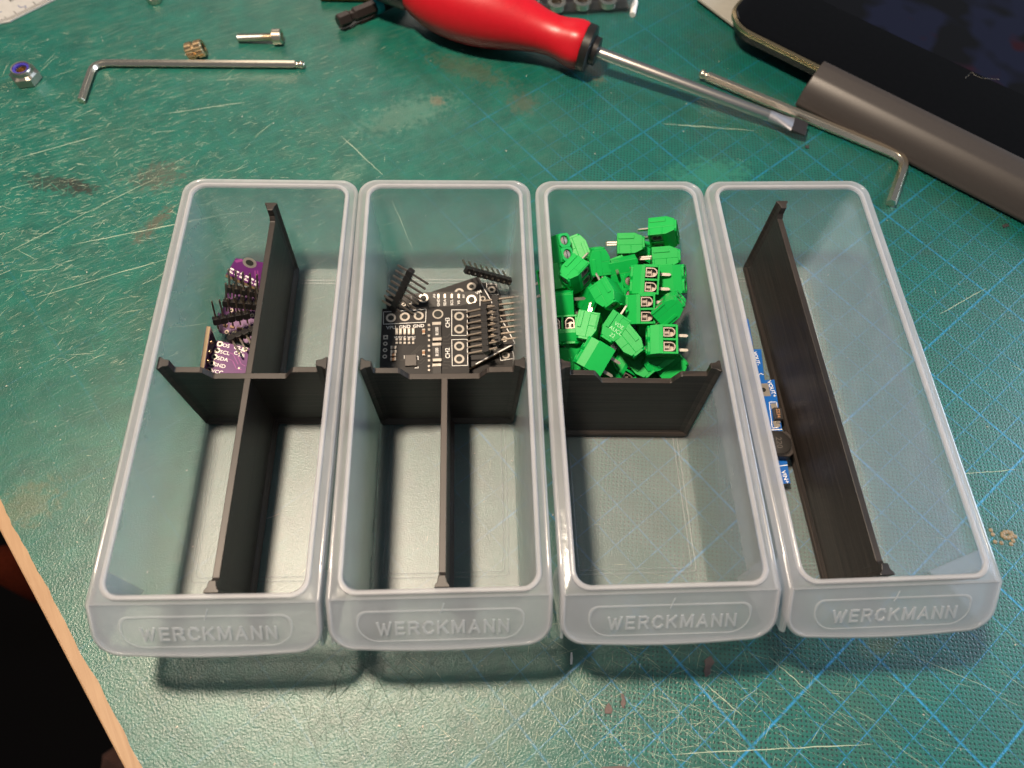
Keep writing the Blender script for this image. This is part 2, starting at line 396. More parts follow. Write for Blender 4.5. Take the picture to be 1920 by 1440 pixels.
# ------------------------------------------------------------------ table, floor, mat
e0, e1 = at(0, 938, 0), at(268, 1440, 0)
ed = (e1-e0).normalized(); en = Vector((-ed.y, ed.x, 0));
if en.x < 0: en = -en           # points into the mat
def edge_poly(off, wob=0.0, far=900):
    rnd = random.Random(5); pts = []
    a = e0 + en*off - ed*260; b = e0 + en*off + ed*330
    n = 240
    for i in range(n+1):
        p = a.lerp(b, i/n); k = (math.sin(i*.9)*.5+math.sin(i*.37+1)*.6+rnd.uniform(-.6, .6))*wob
        pts.append((p.x+en.x*k, p.y+en.y*k))
    pts += [(b.x+ed.x*20+en.x*far, b.y+en.y*far), (a.x+en.x*far, a.y+en.y*far)]
    return pts
wo = at(0, 993, -2.5); wn = (e0-wo).dot(en)
tb = MB().prism(edge_poly(-wn-0.3), -22, -2.6).build('table_top', M_wood, bevel=.6)
tag(tb, 'pale birch table board showing as a narrow strip beside the mat', 'table', kind='structure')
matroot = thing('cutting_mat', 'worn green self-healing cutting mat with a blue printed grid, covering the table', 'cutting mat')
mt = MB().prism(edge_poly(0, .28), -2.5, 0).build('sheet', M_mat, matroot)
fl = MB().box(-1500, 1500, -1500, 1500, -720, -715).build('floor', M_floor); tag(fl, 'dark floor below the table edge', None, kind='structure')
rp = at(-10, 1048, -400)
b = MB(); rnd = random.Random(3)
b.lathe([(0, -320), (17, -318), (22, -200), (20, -80), (15, -12), (0, 0)], 20, T(rp.x-2, rp.y, rp.z))
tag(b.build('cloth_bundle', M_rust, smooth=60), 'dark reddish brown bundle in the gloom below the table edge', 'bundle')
b = MB(); q0 = at(215, 1452, -300); q1 = at(246, 1405, -300)
b.tube([q0+Vector((0, 0, -60)), q0, q0.lerp(q1, .5)+Vector((0, 0, 12)), q1+Vector((0, 0, -4)), q1+Vector((30, 10, -60))], 9, 10)
tag(b.build('chair_rail', simple('brown_chair_wood', (.05, .02, .012), .6), smooth=60), 'dim brown curved rail at the bottom edge below the table', 'chair rail')

# scoring: thin slivers lying on the mat
def scratch_part(name, n, mat_, seed, region, ang, length, width, z):
    rnd = random.Random(seed); b = MB()
    for _ in range(n):
        px, py = region(rnd); p = at(px, py, 0)
        if (p-e0).dot(en) < 2: continue
        a = R(rnd.gauss(*ang)) if isinstance(ang, tuple) else R(ang(rnd)); Lh = length(rnd)/2; w_ = width(rnd)/2
        cu = rnd.uniform(-.08, .08)*Lh; k = 5; L_ = []; R_ = []
        for i in range(k+1):
            s_ = -1+2*i/k; x = s_*Lh; y = cu*(1-s_*s_); ww = w_*(1-s_*s_)**.5 + .008
            ww *= rnd.uniform(.6, 1.3)
            c, s2 = math.cos(a), math.sin(a)
            L_.append((p.x+c*x-s2*(y+ww), p.y+s2*x+c*(y+ww), z)); R_.append((p.x+c*x-s2*(y-ww), p.y+s2*x+c*(y-ww), z))
        b.add(R_+L_, [(i, i+1, k+2+i, k+1+i) for i in range(k)])
    return tag(b.build(name, mat_, matroot), None, None, kind='stuff')
U = lambda r, a, b: r.uniform(a, b)
def reg_nw(r):
    while True:
        x, y = r.uniform(-40, 760), r.uniform(60, 760)
        dens = max(0, 1-abs(y-330)/420)*max(.15, 1-max(0, x-300)/500)
        if r.random() < dens: return x, y
def reg_all(r): return r.uniform(-40, 1960), r.uniform(-10, 1460)
def reg_s(r): return r.gauss(1250, 160), r.gauss(1350, 90)
def reg_se(r): return r.gauss(1450, 280), r.gauss(1330, 100)
scratch_part('scratch', 850, M_scr, 1, reg_nw, (26, 22), lambda r: r.uniform(1.0, 5)*(3 if r.random() < .10 else 1), lambda r: r.uniform(.04, .16), .02)
scratch_part('scratch', 1500, M_scr, 11, reg_nw, (27, 20), lambda r: r.uniform(.8, 4), lambda r: r.uniform(.025, .07), .022)
scratch_part('scratch', 420, M_scr4, 8, reg_nw, (18, 35), lambda r: r.uniform(.6, 3), lambda r: r.uniform(.08, .30), .016)
scratch_part('scratch', 500, M_scr2, 2, reg_nw, (30, 40), lambda r: r.uniform(3, 14), lambda r: r.uniform(.08, .3), .014)
scratch_part('scratch', 90, M_scr, 3, reg_all, lambda r: r.uniform(0, 180), lambda r: r.uniform(1, 6), lambda r: r.uniform(.05, .16), .02)
scratch_part('scratch', 420, M_scr, 4, reg_s, lambda r: r.choice((-28, -35, 55, 80, 10))+r.gauss(0, 14), lambda r: r.uniform(1, 8), lambda r: r.uniform(.03, .10), .018)
scratch_part('scratch', 200, M_scr, 6, reg_se, lambda r: r.gauss(-28, 12), lambda r: r.uniform(2, 14), lambda r: r.uniform(.025, .07), .018)
scratch_part('scratch', 260, M_scr3, 7, lambda r: (r.gauss(690, 110), r.gauss(1280, 70)), lambda r: r.choice((48, 60, -45, 90))+r.gauss(0, 9), lambda r: r.uniform(2, 10), lambda r: r.uniform(.04, .12), .012)
def long_scratch(x0, y0, x1, y1, w_, m_=M_scr2):
    a, c = at(x0, y0, 0), at(x1, y1, 0); d = (c-a).normalized(); nn = Vector((-d.y, d.x, 0)); b = MB(); k = 14; A = []; B = []
    rnd = random.Random(int(x0+y0))
    for i in range(k+1):
        p = a.lerp(c, i/k)+nn*rnd.uniform(-.15, .15); ww = w_*rnd.uniform(.5, 1.2)*(1-abs(2*i/k-1)**4)+.01
        A.append((p.x-nn.x*ww, p.y-nn.y*ww, .024)); B.append((p.x+nn.x*ww, p.y+nn.y*ww, .024))
    b.add(A+B, [(i, i+1, k+2+i, k+1+i) for i in range(k)]); return tag(b.build('long_scratch', m_, matroot))
for s_ in ((1240, 1415, 1640, 1395, .12), (1320, 1280, 1395, 1345, .14), (640, 255, 720, 330, .14), (735, 375, 775, 470, .12), (0, 480, 300, 330, .1),
           (1240, 232, 1420, 245, .2), (560, 1080, 640, 1000, .1), (1760, 590, 1850, 540, .12), (20, 300, 200, 250, .15), (1440, 1230, 1520, 1300, .1),
           (130, 460, 430, 400, .16), (60, 560, 330, 480, .12), (300, 215, 470, 190, .14), (1790, 890, 1910, 880, .1), (1700, 1225, 1890, 1305, .07)):
    long_scratch(*s_, m_=M_scr)
for x0, y0, x1, y1 in ((620, 1250, 660, 1440), (650, 1225, 620, 1310), (690, 1235, 790, 1440), (560, 1300, 600, 1430), (720, 1240, 830, 1330)):
    long_scratch(x0, y0, x1, y1, .09, M_scr3)
def flake(pts, h, m_, label, z=0.01):
    ps = [at(x, y, 0) for x, y in pts]; b = MB(); poly = [(p.x, p.y) for p in ps]
    ar = sum(poly[i][0]*poly[(i+1) % len(poly)][1]-poly[(i+1) % len(poly)][0]*poly[i][1] for i in range(len(poly)))
    if ar < 0: poly.reverse()
    b.prism(poly, z, h); return tag(b.build('flake', m_, bevel=min(.1, h*.4)), label, 'flake')
flake([(1320, 1238), (1332, 1229), (1340, 1242), (1332, 1252), (1332, 1264), (1322, 1270), (1319, 1258), (1322, 1248)], .3, M_flake, 'large brown hooked flake on the mat below the drawer of green blocks')
flake([(1133, 1330), (1141, 1317), (1149, 1330), (1146, 1339), (1134, 1338)], .25, M_flake, 'small triangular brown flake on the mat, left of a curled one')
flake([(1163, 1300), (1169, 1301), (1174, 1318), (1168, 1329), (1163, 1320), (1166, 1310)], .4, M_flake, 'small curled brown flake on the mat, right of a triangular one')
flake([(1070, 1223), (1073, 1223), (1074, 1234), (1073, 1246), (1069, 1246), (1069, 1235)], .25, M_silk, 'white sliver on the mat beneath the corner where two drawers meet')
flake([(1128, 1438), (1160, 1436), (1195, 1440), (1190, 1452), (1130, 1450)], .2, M_flake, 'dark brown flake at the bottom edge of the picture')
flake([(1510, 274), (1517, 273), (1517, 279), (1510, 279)], .5, M_ink, 'tiny black crumb on the mat below the screwdriver tip')
flake([(1878, 423), (1888, 420), (1892, 425), (1881, 428)], .5, M_ink, 'tiny black crumb on the mat below the grey bracket')
b = MB()
for i in range(9):
    a = i*2*math.pi/9; p = at(1889+9*math.cos(a), 1003+5.5*math.sin(a), 0); b.lathe([(.9, .0), (.7, .35), (.2, .5)], 8, T(p.x, p.y, 0))
for x, y in ((1858, 994), (1862, 1002), (1900, 1014), (1896, 1020), (1878, 1018), (1866, 1016), (1904, 1006)):
    p = at(x, y, 0); b.lathe([(.8, 0), (.6, .25), (.2, .35)], 7, T(p.x, p.y, 0))
M_melt = simple('scorched_mat_residue', (.24, .19, .12), .5, bump=.4, var=.4)
tag(b.build('melted_spot', M_melt, matroot, smooth=60))
b = MB(); rnd = random.Random(9)
for _ in range(230):
    px, py = rnd.uniform(0, 1920), rnd.uniform(0, 1440); p = at(px, py, 0)
    if (p-e0).dot(en) < 3: continue
    s_ = rnd.uniform(.08, .34); a = rnd.uniform(0, 6.3)
    b.box(-s_, s_, -s_*.5, s_*.5, .02, .02+s_*.5, T(p.x, p.y, 0) @ RZm(math.degrees(a)))
tag(b.build('crumbs', M_lint), 'pale specks of dust scattered over the green mat', 'dust', kind='stuff')

# ------------------------------------------------------------------ drawers
HZ = 45.0
GLYPH = {'W': (1.35, [[(0, 1), (.27, 0), (.5, .85), (.73, 0), (1, 1)]]), 'E': (.86, [[(1, 1), (0, 1), (0, 0), (1, 0)], [(0, .5), (.9, .5)]]),
         'R': (.98, [[(0, 0), (0, 1), (.7, 1), (.95, .86), (.95, .62), (.7, .47), (0, .47)], [(.55, .47), (1, 0)]]),
         'C': (1.0, [[(1, .8), (.8, .97), (.4, 1), (.12, .82), (0, .5), (.12, .18), (.4, 0), (.8, .03), (1, .2)]]),
         'K': (1.0, [[(0, 0), (0, 1)], [(.95, 1), (.08, .42)], [(.38, .62), (1, 0)]]),
         'M': (1.2, [[(0, 0), (0, 1)], [(.06, 1), (.5, .1), (.94, 1)], [(1, 1), (1, 0)]]),
         'A': (1.08, [[(0, 0), (.5, 1), (1, 0)], [(.2, .3), (.8, .3)]]), 'N': (1.0, [[(0, 0), (0, 1)], [(.03, .98), (.97, .02)], [(1, 0), (1, 1)]])}
def block_letters(b, s, M, h, total):
    adv = sum(GLYPH[c][0] for c in s) + .32*(len(s)-1); k = total/adv; x = -total/2; w_ = .62; i = 0
    for c in s:
        wd = GLYPH[c][0]*k
        for st in GLYPH[c][1]:
            q = [Vector((x+w_/2+px*(wd-w_), -h/2+w_/2+py*(h-w_), 0)) for px, py in st]
            for a, d_ in zip(q, q[1:]):
                t = (d_-a); L = t.length; i += 1; zt = .26+.004*(i % 7)
                b.prism([(-w_/2, -w_/2), (L+w_/2, -w_/2), (L+w_/2, w_/2), (-w_/2, w_/2)], .02, zt, M @ frame((a.x, a.y, 0), t, Vector((-t.y, t.x, 0))))
        x += wd + .32*k
def make_drawer():
    root = thing('storage_drawer', 'x', 'drawer', I4, 'clear plastic drawers in a row')
    Y0, Y1 = -73.0, 70.8        # top rim, local y (front, back)
    hx, ix = 29.8, 25.7         # outer and inner half width at the top
    b = MB(); N = 8
    b.loft([rrect(24.2, -66.7, 64.5, 3.0, .3, N), rrect(24.9, -67.3, 65.0, 3.8, 1.3, N), rrect(26.8, -71.8, 67.7, 5.0, HZ-1.4, N),
            rrect(26.0, -71.0, 66.9, 4.3, HZ-1.4, N), rrect(23.9, -66.6, 64.1, 3.0, 2.3, N), rrect(23.2, -65.9, 63.4, 2.5, 1.35, N)], None, True, True)
    for d in (3.6, 5.0):        # low ridges on the floor
        b.loft([rrect(24-d-k, -62+d+k, 62-d-k, 1.5-k*.4, 1.38+(.12 if k == .22 else 0), 4) for k in (0, .22, .45)])
    b.build('body', M_wall, root, smooth=35)
    # bead round the opening
    prof = [(.35, HZ-1.5), (0, HZ-1.3), (-.05, HZ-.4), (.25, HZ), (.95, HZ), (1.3, HZ-.3), (1.4, HZ-.9), (1.2, HZ-1.5)]
    b = MB(); b.loft([rrect(ix+d, -70.8-d, 66.6+d, 4.2+d*.9, z, N) for d, z in prof], close=True); b.build('opening_bead', M_bead, root, smooth=40)
    # flat deck between the bead and the outer edge
    b = MB(); b.loft([rrect(ix+1.1, -71.9, 67.7, 5.2, HZ-.75, N), rrect(hx-.9, Y0-.2, Y1-.9, 6.2, HZ-1.25, N, .4), rrect(hx-.9, Y0-.2, Y1-.9, 6.2, HZ-2.0, N, .4), rrect(ix+1.1, -71.9, 67.7, 5.2, HZ-1.6, N)], close=True)
    b.build('rim', M_rim, root, smooth=30)
    # label face sloping forward, and one edge running round rim and face
    O = Vector((0, Y0, HZ-1.3)); E = Vector((0, Y0-11.2, HZ-13.0)); vy = (O-E).normalized(); Ls = (O-E).length
    F = frame(E, (1, 0, 0), vy)
    def outline(ins, top=None):
        rr = 7.5-ins; pts = []
        for i in range(9):
            a = R(180+90*i/8); pts.append((-hx+ins+rr+rr*math.cos(a), ins+rr+rr*math.sin(a)))
        for i in range(1, 8): pts.append((-hx+ins+rr+(2*(hx-ins-rr))*i/8, ins-.9*math.sin(math.pi*i/8)))
        for i in range(9):
            a = R(270+90*i/8); pts.append((hx-ins-rr+rr*math.cos(a), ins+rr+rr*math.sin(a)))
        if top is not None: pts += [(hx-ins, Ls-top), (-hx+ins, Ls-top)]
        return pts
    b = MB(); b.prism(outline(.7, .1), -.85, 0, F); fp = b.build('label_face', M_face, root, smooth=30)
    b = MB(); rnd = random.Random(4); wob = [rnd.uniform(-.07, .07) for _ in range(80)]
    def loop(ins, dz):
        pts = [tuple(F @ Vector((x, v, dz))) for x, v in outline(ins)]
        z = HZ-1.3+dz; r = 6.5-ins; yk = Y0-dz*.41
        pts += [(hx-ins, yk+(Y1-r-yk)*i/14, z) for i in range(0, 14)]
        for cx, a in ((hx-ins-r, 0), (-hx+ins+r, 90)):
            for i in range(9):
                t = R(a+90*i/8); pts.append((cx+r*math.cos(t), Y1-ins-r+r*math.sin(t), z))
        pts += [(-hx+ins, yk+(Y1-r-yk)*i/14, z) for i in range(13, -1, -1)]
        return [(x, y, z_+wob[i % 80]*(1 if dz > -1 else 2)) for i, (x, y, z_) in enumerate(pts)]
    b.loft([loop(0, -3.6), loop(0, -.25), loop(.3, .05), loop(1.0, .08), loop(1.35, -.2), loop(1.4, -.85), loop(.75, -1.0), loop(.7, -3.6)], close=True)
    b.build('outer_edge', M_flange, root, smooth=50)
    for s_ in (-1, 1):
        M = frame((s_*(hx-.75), 0, 0), (0, 1, 0), (0, 0, 1)); b = MB()
        b.prism([(-63, 13), (-63, HZ-2.2), (-72.6, HZ-2.2), (-80.5, HZ-11.0), (-82.2, HZ-13.6), (-81.5, HZ-15.6), (-79, HZ-17.4), (-72, HZ-21.5)], -.45, .45, M)
        b.build('cheek', M_face, root, bevel=.3)
    b = MB()
    def lab(ins):
        pts = []; x0, x1, y0, y1 = -22.3+ins, 22.3-ins, 2.6+ins, 12.6-ins
        for cx, cy, a, q in ((x1-6+ins, y0+6-ins, -90, 6-ins), (x1-2.6, y1-2.6, 0, 2.6-ins*.6), (x0+2.6, y1-2.6, 90, 2.6-ins*.6), (x0+6-ins, y0+6-ins, 180, 6-ins)):
            for i in range(7):
                t = R(a+90*i/6); pts.append((cx+q*math.cos(t), cy+q*math.sin(t)))
        return pts
    b.loft([[(x, y, z) for x, y in lab(i_)] for i_, z in ((0, 0), (.15, .1), (.38, .1), (.5, 0))], F)
    b.tube([F @ Vector((-.2, 11.2, .05)), F @ Vector((.3, 12.4, .1)), F @ Vector((.9, 14.4, .05))], .16, 6)
    b.build('label_frame', M_let, fp, smooth=50)
    b = MB(); block_letters(b, 'WERCKMANN', F @ T(.6, 7.0, 0), 4.1, 35.2)
    b.build('lettering', M_let, fp)
    return root
DR = []
dspec = [((-59.2, -17.0), -.6, 'translucent drawer with a cross-shaped black divider and purple boards, leftmost of the row'),
         ((1.1, -17.0), -.05, 'translucent drawer with a T-shaped black divider and black circuit boards'),
         ((62.6, -17.2), .1, 'translucent drawer holding a heap of green terminal blocks behind one crosswise divider'),
         ((123.8, -16.9), .65, 'translucent drawer split lengthwise by one long black divider, rightmost of the row')]
proto = make_drawer()
for i, ((x, y), a, lab) in enumerate(dspec):
    M = T(x, y, 0) @ RZm(a)
    if i == 0: d = proto; d.matrix_world = place(M); d['label'] = lab
    else: d = copy_tree(proto, M, lab)
    DR.append(M)

# ------------------------------------------------------------------ dividers (local frame of their drawer)
def side_x(z): return 23.8 + 1.9*(z-2)/(HZ-4)      # inner half width at height z
def end_y(z, back): return (63.8+1.7*(z-2)/(HZ-4)) if back else (-66.0-3.6*(z-2)/(HZ-4))
def web(b, prof_top, x0f, x1f, zb, M, th=1.0):
    """upright sheet in local (u, z): bottom at zb, ends follow x0f/x1f, top profile list of (u, z)"""
    pts = [(x0f(zb)+1, zb), (x1f(zb)-1, zb), (x1f(zb+1), zb+1)]
    zt1 = prof_top[-1][1]; zt0 = prof_top[0][1]
    pts += [(x1f(zt1), zt1)] + [p for p in reversed(prof_top[1:-1])] + [(x0f(zt0), zt0)] + [(x0f(zb+1), zb+1)]
    b.prism(pts, -th, th, M)
def foot(b, u0, u1, zb, M):
    L = u1-u0; Q = M @ frame((u0, zb, 0), (0, 0, 1), (0, 1, 0))   # local x -> across, y -> up, z -> along -u
    b.prism([(-2.3, 0), (2.3, 0), (2.3, .8), (1.0, 2.6), (-1.0, 2.6), (-2.3, .8)], 0, -L, Q)
def flare(b, f, sgn, zb, zt, M):
    rings = []
    for z in [zb+(zt-zb)*i/8 for i in range(9)]:
        u = f(z); rings.append([(u, z, 2.1), (u-sgn*.6, z, 2.1), (u-sgn*1.6, z, 1.35), (u-sgn*3.4, z, .98), (u-sgn*3.4, z, -.98), (u-sgn*1.6, z, -1.35), (u-sgn*.6, z, -2.1), (u, z, -2.1)])
    if sgn > 0: rings = [r[::-1] for r in rings]
    b.loft(rings, M, True, True)
def crossbar(b, M, yloc):
    Q = M @ frame((0, yloc, 0), (1, 0, 0), (0, 0, 1))
    l = lambda z: -side_x(z)+.25; r = lambda z: side_x(z)-.25
    top = [(-25.5, 42.2), (-24.3, 41.0), (-23.2, 39.0), (-21.5, 37.9), (-14.2, 37.8), (-13.6, 37.5), (-11.3, 33.9), (-10.9, 33.7), (10.9, 33.7), (11.3, 33.9), (13.6, 37.5), (14.2, 37.8), (21.5, 37.9), (23.2, 39.0), (24.3, 41.0), (25.5, 42.2)]
    web(b, top, l, r, 1.5, Q)
    foot(b, -23, 23, 1.5, Q); flare(b, l, -1, 2, 42.2, Q); flare(b, r, 1, 2, 42.2, Q)
def longbar(b, M, xloc, y0=None, y1=None, zt=33.7, tip0=True, tip1=True):
    Q = M @ frame((xloc, 0, 0), (0, 1, 0), (0, 0, 1))
    f0 = (lambda z: end_y(z, False)+.25) if y0 is None else (lambda z: y0)
    f1 = (lambda z: end_y(z, True)-.25) if y1 is None else (lambda z: y1)
    zt0 = zt+2.3 if y0 is None else zt; zt1 = zt+4.6 if y1 is None else zt
    top = [(0, zt0)]
    if y0 is None: top += [(f0(zt)+2.0, zt+1.6), (f0(zt)+4.5, zt)]
    if y1 is None: top += [(f1(zt)-4.5, zt), (f1(zt)-2.0, zt+3.2)]
    top += [(0, zt1)]
    web(b, top, f0, f1, 1.5, Q)
    foot(b, f0(2)+.5, f1(2)-.5, 1.5, Q)
    if y0 is None: flare(b, f0, -1, 2, zt0, Q)
    if y1 is None: flare(b, f1, 1, 2, zt1, Q)
b = MB(); crossbar(b, DR[0] @ T(-.5, .5, 0), -1.7); longbar(b, DR[0], -1.2, zt=33.63)
tag(b.build('drawer_divider', M_black, bevel=.18), 'cross-shaped black printed divider standing in the leftmost drawer', 'divider')
b = MB(); crossbar(b, DR[1], -2.0); longbar(b, DR[1], .1, y1=-2.0, zt=33.63)
tag(b.build('drawer_divider', M_black, bevel=.18), 'T-shaped black printed divider in front of the black circuit boards', 'divider')
b = MB(); crossbar(b, DR[2] @ T(0, -8.0, 0) @ Matrix.Rotation(R(-7), 4, 'X') @ RZm(-1.5), 0)
tag(b.build('drawer_divider', M_black, bevel=.18), 'short black crosswise divider holding back the green terminal blocks', 'divider')
b = MB(); longbar(b, DR[3] @ RZm(1.05) @ Matrix.Rotation(R(.6), 4, 'Y'), .1, zt=35.0)
tag(b.build('drawer_divider', M_black, bevel=.18), 'single long black divider running the length of the rightmost drawer', 'divider')

# ------------------------------------------------------------------ terminal blocks
def make_block():
    """local: x pitch, y depth (front -y with wire openings), z up from the pin side"""
    root = thing('terminal_block', 'x', 'terminal block', I4, 'green two-pole terminal blocks heaped in the drawer')
    W2 = 5.1; b = MB()
    Q = frame((0, 0, 0), (0, 1, 0), (0, 0, 1))       # local (y, z) profile, extruded along x
    back = [(-.6, 0), (3.8, 0), (3.8, 6.4), (2.5, 9.2), (-.6, 9.2)]
    b.prism(back, -W2, W2, Q)
    # front frame round the two openings
    b.prism([(-3.7, 5.0), (-.6, 5.0), (-.6, 9.2), (-2.4, 9.2), (-3.7, 6.4)], -W2, W2, Q)
    b.prism([(-3.7, 0), (-.6, 0), (-.6, .7), (-3.7, .7)], -W2, W2, Q)
    for x0, x1 in ((-W2, -W2+.75), (-.38, .38), (W2-.75, W2)): b.box(x0, x1, -3.7, -.6, .7, 5.0)
    # top plate with two screw wells
    n = 16
    for cx in (-2.55, 2.55):
        sqr = []; 
        for i in range(n):
            a = 2*math.pi*(i+.5)/n; c, s2 = math.cos(a), math.sin(a); k = 1/max(abs(c)/2.55, abs(s2)/2.4); sqr.append((cx+c*k, .05+s2*k))
        for kx, ky in ((1, 1), (-1, 1), (-1, -1), (1, -1)): pass
        cir = [(cx+1.75*math.cos(2*math.pi*(i+.5)/n), .05+1.75*math.sin(2*math.pi*(i+.5)/n)) for i in range(n)]
        b.loft([[(x, y, 9.2) for x, y in sqr], [(x, y, 10.0) for x, y in sqr], [(x, y, 10.0) for x, y in cir], [(x, y, 9.21) for x, y in cir]])
    # side rails and the keyed groove
    b.box(W2, W2+.45, 1.7, 2.9, .3, 6.2); b.box(W2, W2+.3, -3.3, -2.9, .3, 5.8); b.box(-W2-.3, -W2, 1.6, 3.0, .4, 6.2)
    b.build('housing', M_green, root, bevel=.12)
    bd = MB()
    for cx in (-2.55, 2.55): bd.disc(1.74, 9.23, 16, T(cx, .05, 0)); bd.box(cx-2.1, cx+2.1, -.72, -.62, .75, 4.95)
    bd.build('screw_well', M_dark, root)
    for cx in (-2.55, 2.55):
        c = MB(); out = []; inn = []
        for i in range(13):
            a = R(180+180*i/12); out.append((1.62*math.cos(a), 1.62*math.sin(a))); inn.append((1.25*math.cos(a), 1.25*math.sin(a)))
        out += [(1.62, 2.4), (-1.62, 2.4)]; inn += [(1.25, 2.05), (-1.25, 2.05)]
        Qc = frame((cx, -3.2, 2.45), (1, 0, 0), (0, 0, 1))
        c.loft([[(x, y, 0) for x, y in out], [(x, y, .25) for x, y in out], [(x, y, .25) for x, y in inn], [(x, y, -2) for x, y in inn]], Qc)
        c.box(cx-1.25, cx+1.25, -2.6, -1.2, 2.7, 2.95)
        c.lathe([(1.0, 2.95), (1.0, 4.6)], 10, T(cx, -1.7, 0)); c.box(cx-1.25, cx+1.25, -1.3, -1.2, .9, 2.8)
        c.build('clamp', M_clamp, root)
        s_ = MB(); s_.lathe([(1.55, 9.25), (1.55, 9.45), (1.3, 9.6)], 14, T(cx, .05, 0)); s_.build('screw', M_clamp, root, smooth=40)
        s_ = MB(); s_.box(cx-1.3, cx+1.3, -.12, .22, 9.6, 9.63); s_.build('screw_slot', M_dark, root)
        p = MB(); p.prism([(-.3, 0), (-.5, -.4), (-.5, -4.0), (.0, -4.6), (.5, -4.0), (.5, -.0)][::-1], -.28, .28, frame((cx, .8, .3), (1, 0, 0), (0, 0, 1)))
        p.build('pin', M_tin, root)
    return root
blk = make_block()
VU = {'r': (1, 0, 0), 'l': (-1, 0, 0), 'u': (0, .95, .25), 'd': (0, -.95, -.25), 'n': (-.15, -.45, .88), 'f': (.15, .45, -.88)}
def vec(ang, tilt=0):           # image angle (0 = right, 90 = up), tilt towards the viewer in degrees
    n = Vector((-.17, -.47, .866)).normalized(); x = Vector((1, 0, 0)); x = (x-n*x.dot(n)).normalized(); y = n.cross(x)
    d = x*math.cos(R(ang)) + y*math.sin(R(ang)); return (d*math.cos(R(tilt)) + n*math.sin(R(tilt))).normalized()
VIEW = vec(0, 90)
def bm(px, py, z, up, tilt, face, roll=0):
    """block whose middle shows at (px, py), height z; up = image angle of its screw side; face = side turned to the viewer"""
    U_ = vec(up, tilt); n = VIEW; n = (n-U_*n.dot(U_)).normalized()
    if face == 'W': y = -n; x = y.cross(U_)
    elif face == 'B': y = n; x = y.cross(U_)
    elif face == 'R': x = n; y = U_.cross(x)
    else: x = -n; y = U_.cross(x)
    c = at(px, py, z); M = frame(c, x, z=U_) @ Matrix.Rotation(R(roll), 4, 'Z')
    return M @ T(0, 0, -5)
